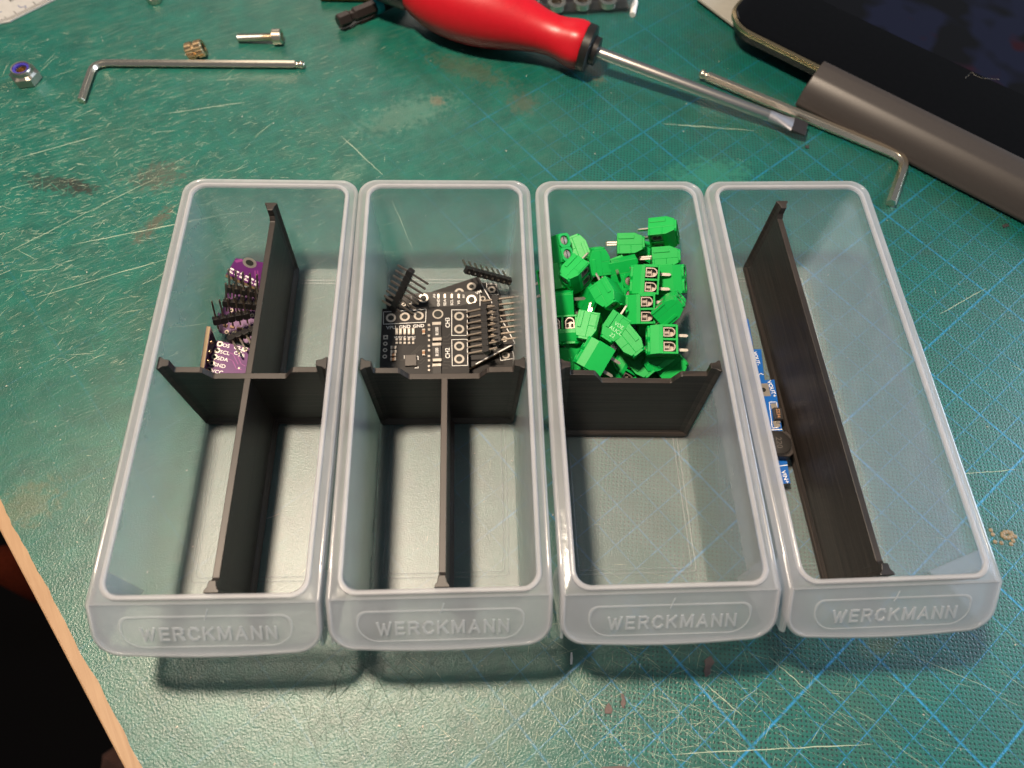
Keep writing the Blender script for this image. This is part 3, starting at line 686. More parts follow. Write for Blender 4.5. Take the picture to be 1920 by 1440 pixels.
blocks = [
 (1048, 470, 25, 12, 55, 'W', 0, 'terminal block against the left wall at the back, both round screw wells facing right'),
 (1085, 472, 21, 110, -10, 'R', 0, 'pale-lit terminal block lying on its side between two darker ones at the back left'),
 (1121, 490, 24, 95, 12, 'L', 8, 'terminal block with ridged side up, back left of centre, pins pointing at the viewer'),
 (1077, 517, 27, 228, 18, 'R', 22, 'tilted terminal block near the left wall, one screw well facing down, wire openings right'),
 (1040, 527, 21, 20, 25, 'W', -20, 'shadowed terminal block pressed to the left wall, its clamps facing the wall'),
 (1050, 575, 22, 183, 0, 'B', -18, 'terminal block by the left wall with two pins pointing right over a gap'),
 (1056, 622, 21, -88, 12, 'W', 0, 'terminal block at the left wall, metal clamps up and screw wells towards the divider'),
 (1102, 618, 25, 256, 14, 'R', 8, 'terminal block left of the lettered one, a single pin standing up from it'),
 (1142, 556, 28, -62, 20, 'L', 18, 'terminal block in the middle of the heap with dark screw wells facing down and right'),
 (1150, 618, 26, 236, 6, 'R', 0, 'terminal block with raised lettering on its pale scuffed side'),
 (1182, 645, 25, -52, 8, 'L', 0, 'terminal block with a long side rail, below and right of the lettered one'),
 (1112, 668, 25, 148, 10, 'B', 6, 'terminal block at lower left of the heap, blank back up, pins towards the divider'),
 (1208, 526, 29, 176, 0, 'W', 0, 'terminal block showing two bright clamps side on, upper of two alike in the middle'),
 (1200, 581, 27, 180, 0, 'W', 0, 'terminal block showing two bright clamps, lower of two alike in the middle'),
 (1256, 577, 31, 40, 20, 'R', 10, 'high terminal block by the right wall with two pins pointing down at a clamp'),
 (1240, 641, 27, 178, 5, 'W', 14, 'terminal block near the right wall and divider with two pins pointing right'),
 (1259, 525, 26, 2, 18, 'B', 4, 'terminal block by the right wall with two screw wells facing the wall'),
 (1247, 485, 26, 3, 0, 'L', 0, 'terminal block lying on its side under the topmost one, one pin pointing left'),
 (1245, 438, 32, 2, 12, 'L', -26, 'topmost terminal block standing against the right rear of the drawer with two pins left'),
 (1182, 460, 23, 0, 0, 'L', 0, 'terminal block lying on its side at the rear wall, one pin pointing left'),
 (1168, 502, 23, 100, -68, 'B', 0, 'terminal block turned upside down with its pale pin side and two pins up'),
 (1168, 543, 19, 3, 62, 'W', 0, 'terminal block low in the heap with two screw wells stacked beside the bright clamps'),
 (1110, 552, 17, 60, 30, 'R', 0, 'half-hidden terminal block under the large tilted one, dark wire opening showing'),
 (1203, 684, 15, -50, 5, 'R', 0, 'terminal block low by the divider with one pin aimed at the notch'),
 (1262, 690, 14, 40, 8, 'R', 0, 'pale green terminal block in the corner between divider and right wall'),
 (1168, 690, 14, 150, 20, 'W', 0, 'terminal block just behind the divider notch with ribs and clamps showing'),
 (1056, 676, 12, 90, 5, 'R', 0, 'dark terminal block in the corner between left wall and divider'),
 (1078, 686, 12, 110, 5, 'B', 0, 'terminal block half hidden behind the left shoulder of the divider'),
 (1220, 702, 9, 10, 5, 'B', 0, 'terminal block showing only a thin green edge above the divider notch'),
 (1068, 652, 16, 30, 15, 'W', 10, 'terminal block in the dark gap between the left wall clamps and the divider'),
 (1148, 512, 19, 200, 8, 'L', 12, 'terminal block wedged behind the dark screw wells in the middle of the heap'),
 (1222, 672, 17, 215, 12, 'L', -15, 'terminal block squeezed under the pins beside the right wall'),
 (1138, 700, 13, 20, 25, 'W', 20, 'terminal block at the divider notch left of centre, one clamp showing'),
 (1205, 478, 17, 150, 20, 'R', 15, 'terminal block between the two lying ones at the rear wall'),
 (1120, 590, 10, 20, 10, 'B', 0, 'buried terminal block seen through the gap beside the single upright pin'),
 (1215, 605, 11, 80, 10, 'R', 0, 'buried terminal block in the dark gap below the two bright clamps'),
 (1085, 560, 9, 140, 0, 'R', 0, 'buried terminal block beneath the pins near the left wall'),
 (1160, 590, 11, 60, 0, 'B', 0, 'buried terminal block in the middle of the heap'),
 (1240, 560, 12, 100, 0, 'B', 0, 'buried terminal block under the high one by the right wall'),
]
lettered = None
for i, (px, py, z, up, tilt, face, roll, lab) in enumerate(blocks):
    M = bm(px, py, z, up, tilt, face, roll)
    if i == 0: o = blk; o.matrix_world = place(M); o['label'] = lab
    else: o = copy_tree(blk, M, lab)
    if 'raised lettering' in lab: lettered = (o, M)
M_gwear = simple('scuffed_pale_green', (.35, .75, .40), .5, var=.4, bump=.4, bscale=2)
b = MB(); Q = frame((5.1, .4, 4.6), (0, -1, .0), (0, 0, 1)) if False else frame((5.1, -.9, 5.4), (0, 1, 0), (0, 0, 1))
for s_, dy in (('VDE', -2.4), ('AUCL', -.4), ('22', 1.6)): text_into(b, s_, 1.3, Q @ T(0, 0, 0) @ RZm(180) @ T(0, dy*-1-.6, 0), .05, .14)
o = b.build('raised_lettering', M_gwear, lettered[0])

# ------------------------------------------------------------------ pin headers
def header(o, along, pins, n, label, long_=7.2, short=2.6, group=None, body_m=None, off=0):
    """o centre, along = axis of the strip, pins = direction of the long pin ends"""
    M = frame(o, along, pins)
    root = thing('pin_header', label, 'pin header', M, group)
    b = MB(); L = n*2.54
    for i in range(n):
        x = -L/2+2.54*i; c = .42; h = 1.22
        b.prism([(x+c, -h), (x+2.54-c, -h), (x+2.54-.02, -h+c), (x+2.54-.02, h-c), (x+2.54-c, h), (x+c, h), (x+.02, h-c), (x+.02, -h+c)], -1.22, 1.22)
    b.build('body', M_hdr, root, bevel=.08)
    pm = None
    for i in range(n):
        x = -L/2+1.27+2.54*i
        p = MB(); q = .3
        p.loft([[(x-q*k, y, -q*k), (x+q*k, y, -q*k), (x+q*k, y, q*k), (x-q*k, y, q*k)] for y, k in ((-1.2-short, .45), (-.9-short, 1), (.9+long_, 1), (1.2+long_, .45))][::-1], None, True, True)
        p.build('pin', M_gold, root)
    return root
HG = 'loose eight-pin headers beside the black boards'
def hdr_px(p0, p1, z0, z1, pindir, tilt, n, lab, **k):
    c = at(*p1, z1); best = min((abs((at(*p0, z1+q*.25)-c).length-n*2.54), q) for q in range(0, 64)); a = at(*p0, z1+best[1]*.25)
    return header((a+c)/2, c-a, vec(pindir, tilt), n, lab, group=HG, **k)
hdr_px((769, 511), (738, 577), 17, 9.5, -15, 5, 8, 'pin header leaning by the left wall, its pins fanned towards the boards', long_=6.5, short=4)
hdr_px((872, 505), (958, 528), 14, 8, 85, -62, 8, 'pin header lying alone across the back right corner, pins pointing away', long_=6, short=.9)
hdr_px((908, 575), (912, 660), 16, 12, 183, -10, 8, 'left of two parallel pin headers, its pins pointing left over the black boards', long_=6, short=3)
hdr_px((929, 560), (934, 640), 13, 9.5, 4, 0, 8, 'right one of two parallel pin headers, its pins pointing at the right wall', long_=8.2, short=4)

# ------------------------------------------------------------------ circuit boards
def board(name, label, cat, corners, z, th, m_, edge=True, group=None):
    """corners: px points, each with its height -> flat board"""
    pl = Plane(at(corners[0][0], corners[0][1], z[0]), at(corners[1][0], corners[1][1], z[1]), at(corners[2][0], corners[2][1], z[2]))
    root = thing(name, label, cat, pl.mat(), group); root['_'] = 0; del root['_']
    poly = [pl.hit(x, y) for x, y, *_ in corners]
    ar = sum(poly[i][0]*poly[(i+1) % len(poly)][1]-poly[(i+1) % len(poly)][0]*poly[i][1] for i in range(len(poly)))
    if ar < 0: poly.reverse()
    MB().prism(poly, -th+.12, -.12).build('laminate', M_edge, root)
    b = MB(); b.prism(poly, -.12, 0); b.prism(poly, -th, -th+.12); b.build('solder_mask', m_, root)
    return root, pl
def hole(b, dk, pl, px, py, r1, r0, z=.0):
    x, y = pl.hit(px, py); b.ring(r0, r1, z, z+.07, 22, T(x, y, 0)); dk.disc(r0+.02, z+.015, 18, T(x, y, 0))
def outline_box(b, pl, pts, w_=.22, z=.02):
    q = [Vector((*pl.hit(x, y), 0)) for x, y in pts]
    for i in range(len(q)):
        a, c = q[i], q[(i+1) % len(q)]; line(b, a, c, w_, z)
def line(b, a, c, w_, z):
    d = (c-a); L = d.length; 
    if L < 1e-6: return
    b.box(-w_/2, L+w_/2, -w_/2, w_/2, z, z+.03, frame((a.x, a.y, 0), d, Vector((-d.y, d.x, 0))))
def pline(b, pl, pts, w_=.12, z=.005):
    q = [Vector((*pl.hit(x, y), 0)) for x, y in pts]
    for a, c in zip(q, q[1:]): line(b, a, c, w_, z)
def txt(b, pl, s, px, py, size, rot=0, fit=None, bold=.01, mir=False):
    x, y = pl.hit(px, py); M = T(x, y, 0) @ RZm(rot)
    if mir: M = M @ Matrix.Diagonal((-1, 1, 1, 1))
    text_into(b, s, size, M, .03, .03, bold=bold, fit=fit)
BG = 'black power monitor boards'
# lowest board, lying askew under the rest on the right
root, pl = board('circuit_board', 'lowest black board at the right, framed pads near the divider and at the back', 'circuit board',
                 [(905, 530), (932, 532), (975, 700), (880, 705), (850, 540)], (2.6, 2.6, 2.6), 1.2, M_pcb, group=BG)
b = MB(); dk = MB()
hole(b, dk, pl, 922, 543, 1.5, .85); hole(b, dk, pl, 948, 666, 1.5, .9); b.build('plated_hole', M_tin, root); dk.build('hole_shadow', M_dark, root)
b = MB(); outline_box(b, pl, [(912, 532), (930, 533), (935, 552), (914, 552)]); outline_box(b, pl, [(936, 660), (960, 654), (964, 672), (939, 676)]); b.build('silkscreen', M_silk, root)
# middle rotated board: corner pointing up
root, pl = board('circuit_board', 'black board turned corner-up, its rear edge slanting behind the lettered one', 'circuit board',
                 [(782, 556), (897, 518), (925, 570), (965, 644), (880, 690), (800, 640)], (4.4, 6.5, 6.5), 1.3, M_pcb, group=BG)
b = MB(); dk = MB()
for x, y in ((884, 537), (861, 548)): hole(b, dk, pl, x, y, 1.75, .95)
for x, y in ((890, 560), (905, 560), (920, 592), (921, 596), (908, 604), (946, 636)): hole(b, dk, pl, x, y, 1.1, .7)
b.build('plated_hole', M_tin, root); dk.build('hole_shadow', M_dark, root)
b = MB(); pline(b, pl, [(903, 533), (965, 642)], .3); pline(b, pl, [(965, 644), (893, 682)], .45); pline(b, pl, [(900, 552), (900, 573)], .25)
txt(b, pl, 'CH1', 930, 650, 1.3, 30); b.build('silkscreen', M_silk, root)
# upper-left board with the bus pins
root, pl = board('circuit_board', 'black board with paired pads marked GND SDA SCL and one large hole at its left', 'circuit board',
                 [(722, 556), (800, 548), (897, 546), (900, 600), (880, 650), (735, 650)], (6.6, 7.2, 7.4), 1.2, M_pcb, group=BG)
b = MB(); dk = MB()
hole(b, dk, pl, 794, 559, 1.8, 1.15); hole(b, dk, pl, 884, 562, 1.9, 1.25)
for x in (822, 834, 847, 860): hole(b, dk, pl, x, 553, .42, .2); hole(b, dk, pl, x, 557, .42, .2)
for x, y in ((757, 571), (768, 572)): hole(b, dk, pl, x, y, .75, .42)
for k in range(7): hole(b, dk, pl, 887-k*.6, 589+11.6*k, .75, .42)
b.build('plated_hole', M_tin, root); dk.build('hole_shadow', M_dark, root)
b = MB()
for s_, x in (('GND', 822), ('SDA', 834), ('SCL', 847), ('V5', 860)): txt(b, pl, s_, x, 567, .95, 85, bold=.02)
txt(b, pl, 'A0', 814, 555, .9, 85); txt(b, pl, 'A1', 869, 556, .9, 85); txt(b, pl, 'VM', 897, 548, 1.2, 20); pline(b, pl, [(771, 556), (771, 571)], .15)
b.build('silkscreen', M_silk, root)
# main board on top
zt = 9.0
root, pl = board('circuit_board', 'uppermost black board, marked VPU GND GND and CH3 CH2, with five small lamps', 'circuit board',
                 [(716, 579), (876, 573), (880, 705), (711, 712)], (zt, zt, zt-.6), 1.6, M_pcb, group=BG)
b = MB(); dk = MB()
for x, y in ((733, 596), (759, 594), (785, 592), (861, 593), (861, 617), (861, 649), (861, 673)): hole(b, dk, pl, x, y, 1.85, 1.12)
hole(b, dk, pl, 821, 589, 2.0, 1.5)
for k in range(3): hole(b, dk, pl, 722.5-k*.5, 644.5+12*k, .8, .42)
x, y = pl.hit(723, 632.5); b.box(x-.85, x+.85, y-.85, y+.85, 0, .06); dk.disc(.42, .075, 12, T(x, y, 0))
b.build('plated_hole', M_tin, root); dk.build('hole_shadow', M_dark, root)
b = MB()
outline_box(b, pl, [(719, 585), (799, 580), (798, 604), (719, 608)]); outline_box(b, pl, [(847, 581), (876, 581), (876, 629), (847, 629)]); outline_box(b, pl, [(847, 637), (876, 636), (877, 685), (848, 686)])
txt(b, pl, 'VPU', 733, 614, 1.35, 2, bold=.005); txt(b, pl, 'GND', 759, 612.5, 1.3, 2, bold=.015); txt(b, pl, 'GND', 785, 611, 1.3, 2, bold=.015)
txt(b, pl, 'CH3', 839, 605, 1.6, 90, bold=.01); txt(b, pl, 'CH2', 839, 662, 1.6, 90, bold=.01)
for s_, x in (('VS', 742), ('PV', 751), ('C', 759), ('W', 767), ('TC', 775)): txt(b, pl, s_, x, 632.5, .85, 0, bold=.015)
for q in ([(758, 667), (758, 672)], [(782, 668), (784, 668), (784, 674)], [(784, 688), (784, 690), (778, 690)]): pline(b, pl, q, .22)
b.build('silkscreen', M_silk, root)
b = MB()
for q in ([(771, 664), (787, 648)], [(774, 664), (791, 648)], [(777, 664), (796, 648)], [(829, 632), (838, 632), (845, 625)], [(829, 638), (840, 638), (847, 632)], [(829, 645), (847, 644)], [(829, 651), (847, 650)],
          [(829, 672), (847, 671)], [(829, 678), (847, 678)], [(750, 675), (758, 675)], [(785, 681), (790, 681), (796, 675)], [(785, 676), (789, 676), (795, 670)], [(829, 684), (842, 684), (849, 691)], [(829, 690), (840, 690)], [(788, 622), (796, 616)], [(800, 622), (804, 620)], [(800, 628), (804, 631)]):
    pline(b, pl, q, .12)
b.build('trace', M_trace, root)
def smd(x0, y0, x1, y1, h, m_, name, capm=M_tin, frac=.24, vertical=True, lab=None):
    a, c = pl.hit(x0, y0), pl.hit(x1, y1); ax, bx = sorted((a[0], c[0])); ay, by = sorted((a[1], c[1]))
    b = MB().box(ax, bx, ay, by, .02, h).build(name, m_, root, bevel=.05)
    e = MB()
    if vertical:
        d = (by-ay)*frac; e.box(ax-.05, bx+.05, ay-.12, ay+d, .01, h+.04); e.box(ax-.05, bx+.05, by-d, by+.12, .01, h+.04)
    else:
        d = (bx-ax)*frac; e.box(ax-.12, ax+d, ay-.05, by+.05, .01, h+.04); e.box(bx-d, bx+.12, ay-.05, by+.05, .01, h+.04)
    e.build('end_cap', capm, b, bevel=.05)
    if lab:
        tb_ = MB(); text_into(tb_, lab, 1.15, T((ax+bx)/2, (ay+by)/2, 0) @ RZm(90), h+.02, .03, bold=.01); tb_.build('marking', M_silk, b)
for x in (744, 751, 759, 767, 775):
    smd(x-2.3, 617, x+2.3, 628, .7, M_ceramic, 'lamp', frac=.18); smd(x-2.0, 636, x+2.0, 645, .45, M_chip, 'resistor', frac=.3)
for y in (607, 646): smd(811, y, 828, y+33, 1.0, M_res, 'shunt_resistor', frac=.14, lab='R100')
smd(811, 685, 828, 712, 1.0, M_res, 'shunt_resistor', frac=.16)
for y in (609, 629, 648, 667): smd(802.5, y, 806.5, y+11, .4, M_res, 'resistor', frac=.3)
smd(802.5, 686, 806.5, 696, .4, M_res, 'resistor', frac=.3)
for y in (619, 658.5): smd(792, y, 797, y+9, .8, M_cap, 'capacitor', frac=.2)
for y in (652, 660): smd(733, y-2.3, 743, y+2.3, .45, M_chip, 'resistor', vertical=False, frac=.28)
for y in (667, 675): smd(733, y-2.3, 742, y+2.3, .8, M_cap, 'capacitor', vertical=False, frac=.22)
a, c = pl.hit(760, 668), pl.hit(781, 687); MB().box(min(a[0], c[0]), max(a[0], c[0]), min(a[1], c[1]), max(a[1], c[1]), .03, .9).build('chip', M_chip, root, bevel=.06)

# purple boards
PG = 'purple sensor boards in the leftmost drawer'
def purple_hdr(p0, p1, z0, z1, n, lab, pd=75, tl=35, **k):
    a, c = at(*p0, z0), at(*p1, z1); return header((a+c)/2, c-a, vec(pd, tl), n, lab, group='five-pin headers between the purple boards', **k)
root, pl = board('circuit_board', 'frontmost purple board in the leftmost drawer, ringed holes marked SCL SDA GND', 'circuit board',
                 [(407, 638), (478, 655), (470, 716), (368, 716)], (12.5, 9.5, 8.5), 1.2, M_purple, group=PG)
b = MB(); dk = MB()
for i in range(6): hole(b, dk, pl, 412.5-5.1*i, 645.0+12.0*i, 1.05, .55)
hole(b, dk, pl, 448, 690, .35, .15); hole(b, dk, pl, 459, 655, 1.0, .4)
b.build('plated_hole', M_tin, root); dk.build('hole_shadow', M_dark, root)
b = MB()
for s_, x, y in (('OS', 424, 648), ('SCL', 422, 661), ('SDA', 418, 673), ('GND', 411, 685), ('VCC', 407, 697)): txt(b, pl, s_, x, y, 1.35, 2, bold=.02)
for k, (x, y) in enumerate(((445, 652), (449, 658), (444, 662), (453, 666))): txt(b, pl, ('C2', 'R2', 'C1', 'R8')[k], x, y, 1.3, 10, bold=.02)
b.build('silkscreen', M_silk, root)
b = MB()
for q in ([(430, 661), (437, 664), (446, 682)], [(428, 673), (436, 676), (443, 691), (452, 693)], [(446, 668), (452, 682), (459, 686)]): pline(b, pl, q, .3)
b.build('trace', M_ptrace, root)
root, pl = board('circuit_board', 'rearmost purple board in the leftmost drawer, with a large hole and white printing', 'circuit board',
                 [(424, 514), (486, 541), (494, 492), (442, 484)], (19, 14, 12), 1.6, M_purple, group=PG)
b = MB(); dk = MB(); hole(b, dk, pl, 468, 493, 2.5, 1.45); b.build('plated_hole', M_tin, root); dk.build('hole_shadow', M_dark, root)
b = MB(); 
for i in range(6):
    x, y = 431+9.3*i, 508+4.7*i
    pline(b, pl, [(x, y+2), (x+4.5, y+4.4)], .5); pline(b, pl, [(x+3, y-4), (x+5.6, y-2.6)], .8); pline(b, pl, [(x+1, y), (x+3, y+1)], .35)
b.build('silkscreen', M_silk, root)
b = MB(); pline(b, pl, [(478, 508), (479, 520)], .35); pline(b, pl, [(483, 508), (484, 520)], .35); pline(b, pl, [(444, 490), (452, 488)], 1.2); b.build('trace', M_ptrace, root)
# board standing on edge by the left
A, B = at(391, 612, 19), at(378, 694, 17)
M = frame((A+B)/2, B-A, (.18, 0, .98)); root = thing('circuit_board', 'board standing on its long edge, tan laminate edge up, left of the purple boards', 'circuit board', M, PG)
L2 = (B-A).length/2
MB().box(-L2, L2, -15, 0, -.6, .6).build('laminate', M_edge, root)
b = MB().box(-L2, L2, -15, -.25, .6, .75).box(-L2, L2, -15, -.25, -.75, -.6); b.build('solder_mask', M_purple, root)
b = MB()
for i in range(4): b.lathe([(.7, 0), (.7, .6), (.3, 1.1)], 10, M=frame((-L2+5+3.5*i, -2.2, .74 if False else -.74), (1, 0, 0), (0, 1, 0)) @ Matrix.Rotation(math.pi, 4, 'X'))
b.build('solder_joint', M_brass, root)
purple_hdr((428, 541), (486, 552), 15, 14, 5, 'five-pin header directly in front of the rear purple board')
purple_hdr((421, 567), (484, 574), 15, 13, 5, 'five-pin header second from the rear purple board')
purple_hdr((401, 602), (466, 590), 16, 14, 5, 'five-pin header halfway along, its left end sticking out farthest')
purple_hdr((434, 636), (486, 616), 12, 11, 5, 'five-pin header nearest the front purple board, slanting up to the right', pd=-60)
for cs, z, lab in (([(424, 546), (490, 560), (486, 600), (415, 590)], (8, 8, 7), 'purple board half buried under two pin headers at the back'),
                   ([(408, 586), (484, 600), (478, 650), (410, 622)], (7, 7, 5), 'purple board half buried between pin headers in the middle')):
    root, pl = board('circuit_board', lab, 'circuit board', cs, z, 1.4, M_purple, group=PG)
    cx = sum(c[0] for c in cs)/4; cy = sum(c[1] for c in cs)/4
    b = MB()
    for i in range(4):
        x, y = pl.hit(cx-22+13*i, cy-4+3*i); b.box(x-.8, x+.8, y-.5, y+.5, 0, .6)
    b.build('capacitor', M_cap, root, bevel=.08)
    b = MB(); dk = MB()
    for i in range(4): hole(b, dk, pl, cx-20+13*i, cy+8+3*i, .8, .4)
    b.build('plated_hole', M_gold, root); dk.build('hole_shadow', M_dark, root)

# blue boards
BB = 'blue converter boards in the rightmost drawer'
root, pl = board('circuit_board', 'blue board with a square coil marked 220 and corner pads VOUT+ and VIN+', 'circuit board',
                 [(1452, 712), (1363, 716), (1388, 912), (1482, 906)], (6, 6, 6), 1.5, M_blue, group=BB)
b = MB(); dk = MB()
def padsq(px, py, w_, h_, m=None):
    x, y = pl.hit(px, py); b.box(x-w_, x+w_, y-h_, y+h_, 0, .08); return x, y
x, y = padsq(1433, 731, 1.9, 2.6); dk.disc(.9, .09, 14, T(x+.3, y, 0)); x, y = padsq(1380, 735, 1.9, 2.4); dk.disc(.9, .09, 14, T(x, y, 0))
padsq(1451, 762, 1.1, 1.2); padsq(1456, 795, 1.2, 1.2); x, y = padsq(1405, 893, 1.9, 2.4); dk.disc(.9, .09, 14, T(x, y, 0))
b.build('solder_pad', M_tin, root); dk.build('hole_shadow', M_dark, root)
b = MB(); txt(b, pl, 'VOUT+', 1447.5, 729, 1.45, 96, bold=.02); txt(b, pl, 'VIN+', 1472.5, 894, 1.5, 96, bold=.02)
outline_box(b, pl, [(1442, 754), (1456, 754), (1460, 801), (1448, 803)], .25); pline(b, pl, [(1446, 806), (1466, 805)], .3); pline(b, pl, [(1460, 874), (1476, 872)], .3)
b.build('silkscreen', M_silk, root)
x, y = pl.hit(1456, 779); rz = math.degrees(math.atan2(*[pl.hit(1482, 906)[1]-pl.hit(1452, 712)[1], pl.hit(1482, 906)[0]-pl.hit(1452, 712)[0]]))
Md = T(x, y, 0) @ RZm(rz)
o = MB().box(-2.3, 2.3, -1.5, 1.5, .05, 1.9, Md).build('diode', M_res, root, bevel=.15)
tb_ = MB(); text_into(tb_, 'SS34', 1.3, Md, 1.93, .03); tb_.build('marking', simple('orange_marking', (.5, .25, .12), .6), o)
e = MB().box(-3.1, -2.3, -.8, .8, .05, .5, Md).box(2.3, 3.1, -.8, .8, .05, .5, Md); e.build('lead', M_tin, o)
x, y = pl.hit(1462, 838); x -= 1.9*math.cos(R(rz+90))*0; Mi = T(x+1.7, y, 0) @ RZm(rz)
bb = MB(); h = 5.3; c = 1.5
bb.prism([(-h+c, -h), (h-c, -h), (h, -h+c), (h, h-c), (h-c, h), (-h+c, h), (-h, h-c), (-h, -h+c)], .05, 3.6, Mi @ Matrix.Diagonal((.9, .9, 1, 1)))
o = bb.build('coil', M_ferrite, root, bevel=.3); bb = MB(); bb.lathe([(4.2, 3.6), (4.2, 4.0), (3.9, 4.2)], 30, Mi); bb.ring(4.35, 4.6, 3.62, 3.9, 30, Mi); bb.build('coil_core', M_res, o, smooth=40)
bb = MB(); text_into(bb, '220', 2.0, Mi, 4.22, .04); bb.build('marking', M_chip, o)
root, pl = board('circuit_board', 'blue board under the coil board, farther back, only its VOUT edge showing', 'circuit board',
                 [(1427, 655), (1349, 655), (1368, 730), (1437, 745)], (3.4, 3.4, 3.4), 1.4, M_blue, group=BB)
b = MB(); txt(b, pl, 'VOUT-', 1419, 672, 1.35, 96, bold=.02); pline(b, pl, [(1421, 705), (1426, 700), (1431, 702)], .25); b.build('silkscreen', M_silk, root)
b = MB(); x, y = pl.hit(1408, 675); b.box(x-1.6, x+1.6, y-2.2, y+2.2, 0, .08); b.build('solder_pad', M_tin, root)
root, pl = board('circuit_board', 'blue board farthest back behind the drawer wall, seen only as a blue blur', 'circuit board',
                 [(1403, 598), (1345, 600), (1355, 650), (1412, 648)], (3.4, 3.4, 3.4), 1.4, M_blue, group=BB)

# ------------------------------------------------------------------ tools
A = at(1512, 243, 4.2); B = at(1122, 98, 12.0); ax = (B-A).normalized(); LB = (B-A).length
M = frame(A, Vector((0, 0, 1)).cross(ax), z=ax)      # local z runs from the tip up the shaft
root = thing('screwdriver', 'large screwdriver with a red handle and flat blade lying across the mat', 'screwdriver', M)
b = MB(); b.lathe([(2.35, 17), (2.5, 18), (2.5, LB+2)], 28); b.build('shaft', M_chrome, root, smooth=40)
b = MB(); rings = []
for z, wx, wy in ((18, 2.5, 2.5), (14, 2.6, 2.2), (10, 3.2, 1.5), (6.5, 4.1, .95)):
    rings.append([(wx*math.cos(2*math.pi*i/24)*(1 if z > 16 else 1.05), wy*math.sin(2*math.pi*i/24), z) for i in range(24)])
b.loft(rings[::-1], None, True, False); b.build('blade', M_grind, root, smooth=30)
b = MB(); b.loft([[(-4.2, -.45, 0), (4.2, -.45, 0), (4.2, .45, 0), (-4.2, .45, 0)], [(-4.3, -.85, 6.6), (4.3, -.85, 6.6), (4.3, .85, 6.6), (-4.3, .85, 6.6)]], None, True, True); b.build('tip', M_tip, root, bevel=.1)
b = MB(); b.lathe([(5.0, LB), (6.2, LB+.4), (6.4, LB+3.0), (8.6, LB+3.2), (10.4, LB+3.8), (10.6, LB+7.2), (9.8, LB+7.6)], 6*5); b.build('collar', M_rubber, root, smooth=35)
b = MB(); prof = [(9.9, 7.4), (10.4, 8.4), (10.6, 11), (10.2, 14), (9.3, 18), (8.9, 22), (9.4, 28), (11.3, 36), (13.6, 44), (15.6, 52), (16.9, 60), (17.4, 68), (17.0, 76), (15.6, 84), (13.2, 90), (11.8, 93)]
rings = []
for r, z in prof:
    k = min(1, max(0, (z-6)/14)); rings.append([((r*(1+.0*math.cos(6*t)*(1-k)) * (1+.035*(1-k)*math.cos(6*t)))*math.cos(t), (r*(1+.035*(1-k)*math.cos(6*t)))*math.sin(t), LB+z) for t in [2*math.pi*i/48 for i in range(48)]])
b.loft(rings, None, True, True); b.build('handle', M_red, root, smooth=50)
b = MB(); b.lathe([(11.9, LB+93), (12.6, LB+95), (12.4, LB+110), (8, LB+116)], 30); b.build('end_cap', M_rubber, root, smooth=40)

A = at(633, 41, 4.2); B = at(752, -8, 4.2); d = (B-A).normalized(); M = frame(A, Vector((0, 0, 1)).cross(d), z=d) @ Matrix.Diagonal((.88, .88, 1, 1))
root = thing('driver_bit', 'black hex-shank driver bit with a teal band, left of the red handle', 'driver bit', M)
hexr = lambda r, z: [(r*math.cos(R(60*i)), r*math.sin(R(60*i)), z) for i in range(6)]
b = MB(); b.loft([hexr(3.1, 0), hexr(3.7, .8), hexr(3.7, 6.2), hexr(2.9, 7.0), hexr(2.9, 8.6), hexr(3.7, 9.4), hexr(3.7, 21)], None, True, True); b.build('shank', M_bit, root, bevel=.15)
b = MB(); b.lathe([(4.1, 20.6), (4.3, 21), (4.3, 23.8), (4.1, 24.2)], 24); b.build('band', M_teal, root, smooth=40)
b = MB(); b.lathe([(4.0, 24.0), (4.0, 34), (3, 36)], 24); b.build('sleeve', M_rubber, root, smooth=40)

def hexkey(pts, r, label, ball):
    root = thing('hex_key', label, 'hex key', T(*pts[0])); o0 = Vector(pts[0]); P_ = [Vector(p)-o0 for p in pts]
    path = [P_[0]]; bend = P_[1]; a = (P_[0]-bend).normalized(); c = (P_[2]-bend).normalized(); rb = 7
    path.append(bend+a*rb)
    for i in range(1, 8):
        t = i/8; path.append((bend+a*rb)*(1-t)**2 + bend*2*t*(1-t) + (bend+c*rb)*t*t)
    path += [bend+c*rb, P_[2]]
    b = MB()
    if ball:
        d = (path[1]-path[0]).normalized()
        path = [path[0]+d*4.2]+path[1:]
    b.tube(path, r, 6); b.build('shank', M_metal, root, bevel=.12, seg=2)
    if ball:
        b = MB(); Mb = frame(P_[0], Vector((0, 0, 1)).cross(d), z=d)
        b.lathe([(r*.55, 0), (r*.95, .8), (r*1.0, 1.6), (r*.72, 2.9), (r*.72, 3.6), (r*.9, 4.3)], 12, Mb); b.build('ball_end', M_metal, root, smooth=40)
hexkey([at(571, 121, 1.7), at(176, 118, 1.7), at(152, 189, 1.7)], 1.75, 'ball-end hex key lying level at the upper left of the mat', True)
hexkey([at(1312, 137, 3.0), at(1700, 298, 2.4), at(1671, 381, 2.2)], 2.2, 'ball-end hex key under the screwdriver tip, along the grey bracket', True)

